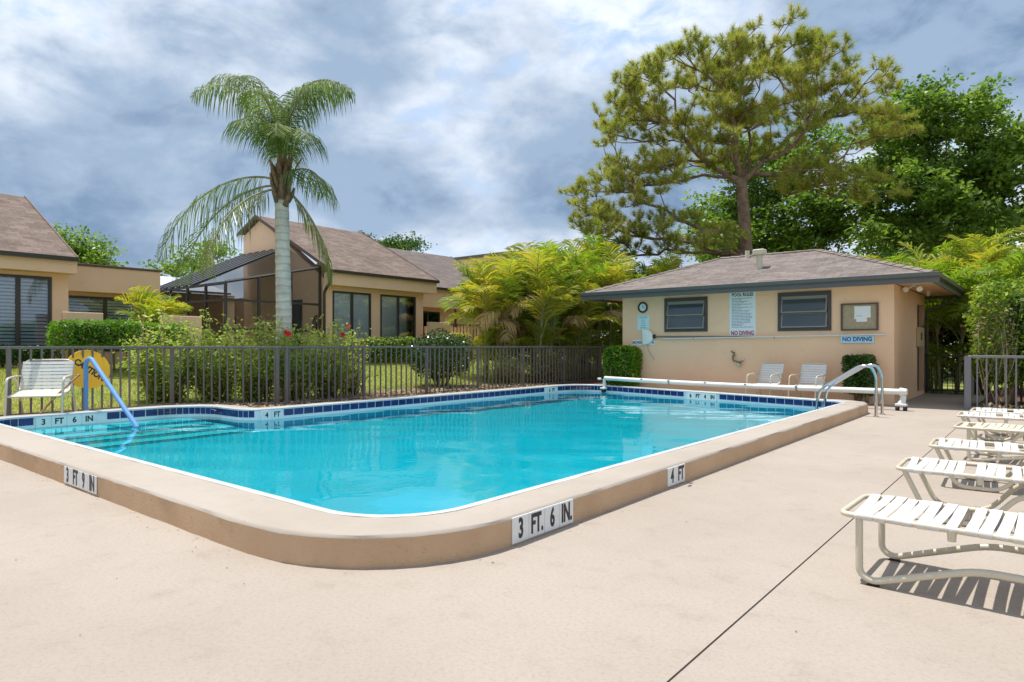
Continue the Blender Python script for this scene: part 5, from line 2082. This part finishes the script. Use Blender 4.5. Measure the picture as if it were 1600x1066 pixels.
def make_pine():
    base = Vector((-9.25, 26.0, 0))
    t = empty('pine_tree', base, R(39.2), 'big spreading pine with reddish trunk and rounded needle crown behind the pool house', 'tree')
    s = 0.02527
    def lp(px, py, dy=0.0):
        return Vector(((px - 1168) * s, dy, 1.25 + (541 - py) * s * .942))
    trunk = [(0, 0, -.2), (0, 0, 1.5), (0.0, 0, 3.0), lp(1168, 400), lp(1166, 350), lp(1163, 310), lp(1160, 270), lp(1152, 235)]
    # crown lobes: (centre, half width, half height, depth, clumps)
    lobes = [(1080, 130, 105, 75, 3.0, 34), (1195, 95, 100, 58, 3.2, 34), (1005, 195, 62, 85, 2.4, 24), (1275, 110, 42, 60, 2.2, 10), (1338, 130, 45, 48, 1.8, 13),
             (935, 310, 42, 55, 1.8, 14), (975, 345, 60, 40, 2.2, 12), (1060, 365, 85, 28, 2.6, 13), (1290, 255, 62, 28, 1.8, 9), (1250, 268, 40, 22, 1.5, 6),
             (1380, 185, 40, 22, 1.6, 5), (1350, 285, 42, 20, 1.6, 5), (1020, 270, 50, 35, 2.4, 8), (1120, 200, 60, 50, 3.2, 14), (1200, 190, 60, 50, 3, 12), (985, 150, 45, 45, 2.2, 8), (1130, 72, 75, 20, 2.2, 10), (1215, 66, 62, 20, 2.2, 10)]
    g = random.Random(21)
    tg = []
    for (px, py, hx, hz, dy, n) in lobes:
        m = int(n * 1.95)
        for i in range(m):
            a = i * 2.39996 + g.uniform(-.3, .3)
            lo_ = .30 if n > 20 else .05
            r = math.sqrt(lo_ + (1 - lo_) * (i + .5) / m) * 1.03
            dep = g.uniform(-1, 1) * math.sqrt(max(0, 1 - .6 * r * r))
            tg.append(lp(px + hx * r * math.cos(a), py + hz * r * math.sin(a), dep * dy))
    mb, nodes, tips = skeleton(base, trunk, tg, 0.0185, 2.12, .12, 4, .55, .10)
    mb.build('trunk', 'bark_pine', t, True)
    gg = np.random.default_rng(5)
    C, D = [], []
    tw = MB()
    for i in tips:
        c = nodes[i]
        for k in range(7):
            d = Vector(gg.normal(0, 1, 3))
            d.z = abs(d.z) * .7 + .25
            d.normalize()
            e = c + Vector((d.x * gg.uniform(.15, .52), d.y * gg.uniform(.15, .52), d.z * gg.uniform(.05, .50)))
            tw.tube([c, c.lerp(e, .5) - Vector((0, 0, .04)), e], [.012, .009, .005], 3, False)
            C.append(e)
            D.append((d + Vector((0, 0, .8))).normalized())
    tw.build('twigs', 'bark_pine', t)
    C, D = np.array(C), np.array(D)
    o = link('crown', fast_mesh('crown', needle_tufts(C, D, 84, .29, .0075, 3), 3), 'needle', t)
    o['kind'] = 'stuff'
    # cones and dead brown shoots
    m = gg.random(len(C)) < .05
    o = link('dry_needles', fast_mesh('dry_needles', needle_tufts(C[m] + .05, D[m], 40, .24, .006, 8), 3), 'leaf_dry', t)
    o['kind'] = 'stuff'


def leafy_tree(label, loc, rz, trunk, lobes, per, leaf, mat, seed, s, cx, group=None, cat='tree', bark='bark_oak', twig_r=.02, name='oak_tree', clump_r=.75, zb=1.25, yb=541):
    t = empty(name, loc, rz, label, cat, group)
    g = random.Random(seed)
    lp = lambda px, py, dy=0.0: Vector(((px - cx) * s, dy, zb + (yb - py) * s))
    tg = []
    for (px, py, hx, hz, dy, n) in lobes:
        for _ in range(n):
            a = g.uniform(0, 2 * PI)
            r = math.sqrt(g.uniform(.05, 1))
            dep = g.uniform(-1, 1)
            tg.append(lp(px + hx * r * math.cos(a), py + hz * r * math.sin(a), dep * dy))
    mb, nodes, tips = skeleton(loc, [(0, 0, -.3)] + [lp(*p) for p in trunk], tg, twig_r, 2.1, .12, seed, .7, .05)
    mb.build('trunk', bark, t, True)
    gg = np.random.default_rng(seed)
    P = []
    for i in tips:
        c = np.array(nodes[i])
        sub = gg.normal(0, 1, (7, 3)) * np.array([clump_r, clump_r, clump_r * .6]) * .55
        for q in sub:
            k = per // 7
            P.append(c + q + gg.normal(0, 1, (k, 3)) * np.array([.30, .30, .17]) * clump_r)
    P = np.concatenate(P)
    foliage('crown', P, leaf, mat, t, seed, .5, .55)
    return t


def make_trees():
    # broad leafy trees behind the pool house
    s = 0.0316
    leafy_tree('broad leafy oak with bright green crown behind the pine and palms', (-4.95, 38.5, 0), R(39.2), [(1440, 520), (1440, 400), (1432, 340)],
               [(1400, 220, 75, 65, 3, 24), (1470, 250, 80, 70, 3.5, 30), (1420, 310, 110, 55, 4, 34), (1540, 280, 60, 75, 3.5, 24), (1500, 350, 100, 45, 4, 28), (1440, 175, 40, 26, 2, 9), (1500, 190, 42, 30, 2, 10), (1560, 225, 28, 26, 1.8, 7), (1420, 380, 110, 25, 4, 16)],
               300, .25, 'leaf_oak', 31, s, 1440, 'broad leafy trees behind the pool house', clump_r=.95)
    leafy_tree('darker leafy tree filling the gap behind the pine trunk', (-12.3, 36.0, 0), R(39.2), [(1270, 520), (1268, 420), (1262, 360)],
               [(1225, 330, 40, 60, 3, 16), (1275, 350, 70, 50, 3.5, 26), (1340, 340, 60, 60, 3.5, 24), (1260, 240, 50, 60, 2.5, 18), (1320, 240, 55, 55, 2.5, 18), (1215, 390, 40, 25, 3, 10), (1330, 390, 70, 25, 3, 14)],
               270, .25, 'leaf_oak', 33, s, 1270, 'broad leafy trees behind the pool house', clump_r=.9)
    leafy_tree('leafy tree at the right edge behind the yellow palms', (2.6, 43.0, 0), R(39.2), [(1610, 520), (1610, 420), (1605, 350)],
               [(1600, 330, 60, 60, 3.5, 30), (1660, 300, 70, 70, 3.5, 30), (1580, 390, 60, 30, 3.5, 20), (1680, 380, 80, 40, 3.5, 20)],
               270, .25, 'leaf_oak', 35, s, 1610, 'broad leafy trees behind the pool house', clump_r=.9)
    # undergrowth behind the pool house so that the horizon is closed
    s2 = 0.0265
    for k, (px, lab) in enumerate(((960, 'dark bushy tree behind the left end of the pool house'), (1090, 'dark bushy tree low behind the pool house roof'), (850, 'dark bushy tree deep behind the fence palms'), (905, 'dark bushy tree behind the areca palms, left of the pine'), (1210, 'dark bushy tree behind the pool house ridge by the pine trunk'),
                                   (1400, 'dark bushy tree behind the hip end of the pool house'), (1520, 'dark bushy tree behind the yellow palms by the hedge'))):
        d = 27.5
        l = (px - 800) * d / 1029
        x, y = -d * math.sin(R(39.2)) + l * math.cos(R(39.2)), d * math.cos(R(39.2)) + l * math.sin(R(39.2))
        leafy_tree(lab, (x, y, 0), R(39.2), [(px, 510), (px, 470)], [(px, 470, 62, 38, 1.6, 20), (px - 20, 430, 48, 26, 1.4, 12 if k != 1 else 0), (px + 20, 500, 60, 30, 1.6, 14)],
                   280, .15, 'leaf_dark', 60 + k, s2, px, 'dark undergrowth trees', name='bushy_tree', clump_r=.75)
    # far trees on the left
    leafy_tree('distant rounded tree rising behind the house with blinds', (-51.2, 16.3, 0.7), R(39.2), [(130, 500), (128, 440), (126, 400)],
               [(110, 380, 28, 22, 2, 16), (150, 398, 28, 18, 2, 14), (128, 412, 45, 14, 2, 12)], 130, .26, 'leaf_oak', 71, .0437, 130, 'distant trees behind the houses', clump_r=1.0, zb=.55)
    leafy_tree('distant tree seen behind the drooping palm fronds', (-45.4, 21.0, 0.7), R(39.2), [(290, 500), (295, 440), (300, 420)],
               [(318, 405, 22, 16, 2, 9), (262, 420, 20, 10, 2, 7), (328, 392, 14, 8, 2, 4)], 130, .26, 'leaf_oak', 73, .0437, 295, 'distant trees behind the houses', clump_r=1.0, zb=.55)
    leafy_tree('distant treetop peeping over the shingle roof ridge', (-46.0, 40.0, 0.7), R(39.2), [(622, 500), (622, 440), (622, 405)],
               [(622, 386, 22, 9, 2, 9), (640, 382, 10, 7, 1.5, 4), (565, 372, 7, 5, 1, 2)], 220, .26, 'leaf_dark', 75, .0583, 622, 'distant trees behind the houses', clump_r=1.0, zb=.55)


def make_palms():
    areca_protos()
    # clump behind the fence, left of the pool house
    spots = [(-13.7, 15.9, 8, .9, 2.1, .5), (-13.1, 17.0, 9, 1.0, 2.5, .7), (-14.0, 18.0, 8, 1.5, 2.8, .8), (-12.8, 18.6, 9, 1.1, 2.7, .75), (-12.4, 20.3, 9, 1.3, 2.7, .75), (-14.2, 20.6, 8, 1.9, 3.2, .8), (-11.8, 22.0, 9, 1.4, 2.7, .8), (-10.6, 23.2, 8, 1.8, 2.6, .8), (-9.2, 23.8, 6, 1.8, 2.3, .8)]
    labs = ['golden green areca palm clump nearest the bar gate', 'areca palm clump with many dry tan fronds by the picket fence', 'tall yellowish areca palm clump behind the fence palms', 'areca palm clump with pale straight stems at the fence', 'areca palm clump in the shade near the pool house eave',
            'tallest areca palm clump set back in the grove', 'dark areca palm clump beside the pool house end wall', 'areca palm clump behind the pool house corner', 'areca palm clump showing above the left end of the pool house roof']
    for k, (x, y, n, h0, h1, sp) in enumerate(spots):
        areca(labs[k], x, y, .1 if x > -13 else .3, n, h0, h1, sp, 200 + k, ('green', 'yellow', 'green') if k > 3 else ('green', 'yellow', 'yellow'), .25 if k in (1, 2, 3) else .12, 1.02, 'areca palms left of the pool house', low=3 if k > 0 else 2)
    # right of the pool house
    spots = [(-2.9, 23.4, 6, 1.6, 2.3, .7), (-1.4, 23.6, 7, 1.6, 2.6, .75), (0.1, 23.8, 7, 1.4, 2.4, .8), (1.6, 22.8, 7, 1.3, 2.2, .8), (-2.3, 21.7, 6, .9, 1.7, .45), (-0.6, 21.4, 7, 1.0, 2.1, .6), (-4.6, 23.9, 4, 1.9, 2.3, .6)]
    labs = ['yellow areca palm clump rising above the hip end of the pool house', 'bright yellow areca palm clump behind the black gate', 'golden areca palm clump between gate and tall hedge', 'golden areca palm clump behind the tall hedge', 'low green areca palm right behind the black gate', 'green areca palm filling the gap beside the gate', 'areca palm tips showing over the pool house ridge']
    for k, (x, y, n, h0, h1, sp) in enumerate(spots):
        areca(labs[k], x, y, 0, n, h0, h1, sp, 240 + k, ('yellow', 'yellow', 'green') if k in (0, 1, 2, 3, 6) else ('green',), .1, 1.05, 'areca palms right of the pool house', low=2)
    areca('small bright yellow palm in the nook of the flat roofed wing', -18.4, 7.7, .78, 6, .35, .8, .55, 271, ('yellow', 'green'), 0, .72, None, nf=6, low=2)


def flower(parent, x, y, z, mat, r=.055):
    mb = MB()
    n = 5
    tilt = random.uniform(.2, .8)
    for k in range(n):
        a = 2 * PI * k / n + random.random() * .2
        u = Vector((0.55, math.cos(a), math.sin(a)))
        u.normalize()
        s = Vector((0, -math.sin(a), math.cos(a)))
        b = len(mb.v)
        mb.v += [(0, 0, 0), tuple(u * r * .6 + s * r * .45), tuple(u * r * 1.1 + s * r * .25), tuple(u * r * 1.1 - s * r * .25), tuple(u * r * .6 - s * r * .45)]
        mb.f.append((b, b + 1, b + 2, b + 3, b + 4))
    mb.tube([(0, 0, 0), (r * 1.2, 0, 0)], .006, 5)
    o = mb.build('flower', mat, parent, loc=(x, y, z))
    o.rotation_euler = (0, R(random.uniform(-20, 20)), R(random.uniform(-60, 10)))
    return o


def hibiscus(label, x, y, z0, w, h, n, seed, flowers=()):
    t = empty('hibiscus_shrub', (x, y, z0), 0, label, 'shrub', 'loose flowering shrubs behind the fence')
    g = random.Random(seed)
    gg = np.random.default_rng(seed)
    st = MB()
    P = []
    ns = 46
    for k in range(ns):
        a = g.uniform(0, 2 * PI)
        r0 = g.uniform(0, .45) * w
        r1 = math.sqrt(g.uniform(.05, 1)) * w
        hh = h * g.uniform(.35, 1.04) * (1 - .22 * (r1 / w) ** 2)
        b = Vector((r0 * math.cos(a), r0 * math.sin(a), -.05))
        e = Vector((r1 * math.cos(a), r1 * math.sin(a), hh))
        m = b.lerp(e, .5) + Vector((g.uniform(-.1, .1), g.uniform(-.1, .1), .05))
        st.tube([b, m, e], [.012, .008, .003], 5)
        for q in range(5):
            f = g.uniform(.2, .95)
            c = b.lerp(m, f * 2) if f < .5 else m.lerp(e, f * 2 - 1)
            d = c + Vector((g.uniform(-.26, .26), g.uniform(-.26, .26), g.uniform(.02, .30)))
            st.tube([c, d], [.005, .002], 4)
            for _ in range(max(2, n // (ns * 9))):
                P.append(c.lerp(d, g.uniform(.15, 1.1)) + Vector(gg.normal(0, .05, 3)))
        for _ in range(max(2, n // (ns * 2))):
            f = g.uniform(.04, 1.0)
            c = b.lerp(m, f * 2) if f < .5 else m.lerp(e, f * 2 - 1)
            P.append(c + Vector(gg.normal(0, .085, 3)))
    st.build('stems', 'twig', t, True)
    P = np.array(P)
    P[:, 2] = np.maximum(P[:, 2], .03)
    foliage('leaves', P, .074, 'leaf_hibiscus', t, seed, .35, .55)
    for (fx, fy, fz, m) in flowers:
        flower(t, fx, fy, fz, m, .065)
    return t


def make_shrubs():
    box_hedge('clipped_hedge', 'long clipped bright green hedge with bare stems below the blinds house', 'hedge', (-16.6, 6.05), .85, 2.75, 1.22, 1.80, 9000, .062, 'leaf_hedge', 0, None, 11, 14, zg=.72)
    box_hedge('clipped_hedge', 'long yellow green clipped hedge below the curtained glass doors', 'hedge', (-17.0, 15.0), .9, 4.4, .78, 1.50, 9000, .075, 'leaf_dark', 0, 'leaf_lime', 13, 10, zg=.72)
    box_hedge('low_shrub', 'low dark shrub at the foot of the blinds by the wall', 'shrub', (-17.6, 4.4), .6, 1.5, .85, 1.22, 2400, .06, 'leaf_dark', 0, None, 14, 4, zg=.75)
    box_hedge('gold_shrub', 'bright yellow clipped shrub below the patio wall near the arecas', 'shrub', (-17.0, 19.9), .8, 2.0, .85, 1.58, 4200, .075, 'leaf_gold', 0, None, 15, 6, zg=.75)
    box_hedge('gold_shrub', 'small yellow shrub showing above the round dark bush', 'shrub', (-17.2, 17.9), .6, .8, 1.0, 1.72, 1800, .07, 'leaf_gold', 0, None, 16, 4, zg=.75)
    # round glossy bush by the fence
    t = empty('round_shrub', (-13.25, 13.1, .12), 0, 'rounded dark glossy shrub just behind the picket fence', 'shrub')
    P = shell_points(9500, None, 17, .45) * np.array([.85, 1.0, .68])
    P[:, 2] += .86
    foliage('leaves', P, .066, 'leaf_glossy', t, 18, .5, .6)
    st = MB()
    for k in range(9):
        a = k * .7
        st.tube([(0.12 * math.cos(a), .12 * math.sin(a), -.1), (.3 * math.cos(a), .3 * math.sin(a), .4), (.5 * math.cos(a), .5 * math.sin(a), .95)], [.022, .018, .008], 5)
    st.build('stems', 'twig', t, True)
    # hedges by the pool house
    box_hedge('square_shrub', 'square clipped light green shrub at the left corner of the pool house', 'shrub', (-8.98, 15.72), 1.0, .42, .22, 1.24, 6500, .075, 'leaf_hedge', 0, 'leaf_lime', 19, 6, zg=0, rough=.03)
    box_hedge('square_shrub', 'small dark green clipped shrub under the NO DIVING sign', 'shrub', (-3.17, 15.66), .56, .46, .22, 1.06, 3600, .065, 'leaf_dark', 0, None, 20, 5, zg=0, rough=.03)
    # tall untidy hedge behind the grey fence
    box_hedge('tall_hedge', 'tall untidy green hedge with bare twiggy patch behind the grey fence', 'hedge', (0.80, 17.1), 4.1, 1.7, .50, 2.55, 22000, .085, 'leaf_oak', 0, 'leaf_lime', 22, 16, zg=0, rough=.10)
    g = np.random.default_rng(77)
    tw = MB()
    t = empty('dry_branches', (-1.0, 16.5, 0), 0, 'bundle of bare tan twigs at the end of the tall hedge', 'shrub')
    for k in range(42):
        x, y = g.uniform(-.05, .5), g.uniform(-.3, .3)
        z = g.uniform(.05, 1.1)
        e = (x + g.uniform(-.28, .35), y + g.uniform(-.35, .2), z + g.uniform(.5, 1.3))
        e = (e[0], e[1], min(e[2], 2.25))
        tw.tube([(x, y, z), ((x + e[0]) / 2 + g.uniform(-.06, .06), (y + e[1]) / 2, (z + e[2]) / 2), e], [.010, .007, .002], 4)
    tw.build('twigs', 'dry_twig', t)
    Q = g.uniform(-1, 1, (420, 3)) * np.array([.32, .35, .50]) + np.array([.15, 0, 1.65])
    foliage('dry_leaves', Q, .075, 'leaf_dry', t, 78)
    # bare thick stems under the tall hedge
    t = empty('hedge_trunks', (0.2, 16.6, 0), 0, 'gnarled pale stems and leaf litter under the tall hedge', 'shrub')
    tw = MB()
    for k in range(22):
        x, y = g.uniform(-1.0, 2.6), g.uniform(-.25, .5)
        tw.tube([(x, y, -.05), (x + g.uniform(-.1, .1), y + .05, .35), (x + g.uniform(-.3, .3), y + .2, .9)], [.045, .035, .02], 6)
    tw.build('stems', 'twig', t, True)
    Q = np.stack([g.uniform(-1.3, 2.8, 1500), g.uniform(-.7, .8, 1500), g.uniform(.03, .10, 1500)], 1)
    foliage('leaf_litter', Q, .085, 'leaf_dry', t, 79, .8)
    box_hedge('leafy_shrub', 'dense dark leafy shrub closing the view behind the black gate', 'shrub', (-2.0, 22.6), 3.2, .9, .35, 1.9, 7000, .10, 'leaf_dark', 0, 'leaf_oak', 25, 14, zg=0, rough=.12)
    # loose hibiscus behind the diagonal of the fence
    hibiscus('loose leafy hibiscus at the bend of the fence', -13.75, 5.85, .1, .68, 1.90, 4600, 81)
    hibiscus('bushy hibiscus between the fence bend and the red flowers', -13.3, 6.65, .1, .66, 1.92, 4600, 87)
    hibiscus('loose hibiscus with red flower left of the palm trunk', -12.6, 7.15, .1, .64, 1.85, 4400, 82, [(.58, .30, 1.42, 'petal_red'), (.62, .35, 1.39, 'petal_red')])
    hibiscus('leafy hibiscus hiding the foot of the palm trunk', -12.35, 7.95, .1, .60, 1.80, 3800, 88)
    hibiscus('loose hibiscus with orange flowers right of the palm trunk', -12.45, 8.75, .1, .62, 1.84, 3200, 83, [(.35, .15, 1.40, 'petal_red'), (.3, .34, 1.60, 'petal_orange')])
    hibiscus('thin twiggy hibiscus last before the open lawn', -12.7, 9.55, .1, .55, 1.85, 1200, 84)
    hibiscus('straggly shrub behind the fence between round bush and arecas', -12.9, 15.3, .1, .7, 1.1, 1300, 85)
    hibiscus('straggly shrub under the areca palms at the fence', -12.5, 17.0, .1, .8, 1.1, 1300, 86)


make_ground()
make_deck()
make_pool()
make_fences()
make_pool_house()
make_houses()
make_wall_things()
make_loungers()
make_pool_things()
make_queen_palm()
make_palms()
make_pine()
make_trees()
make_shrubs()
make_grass()
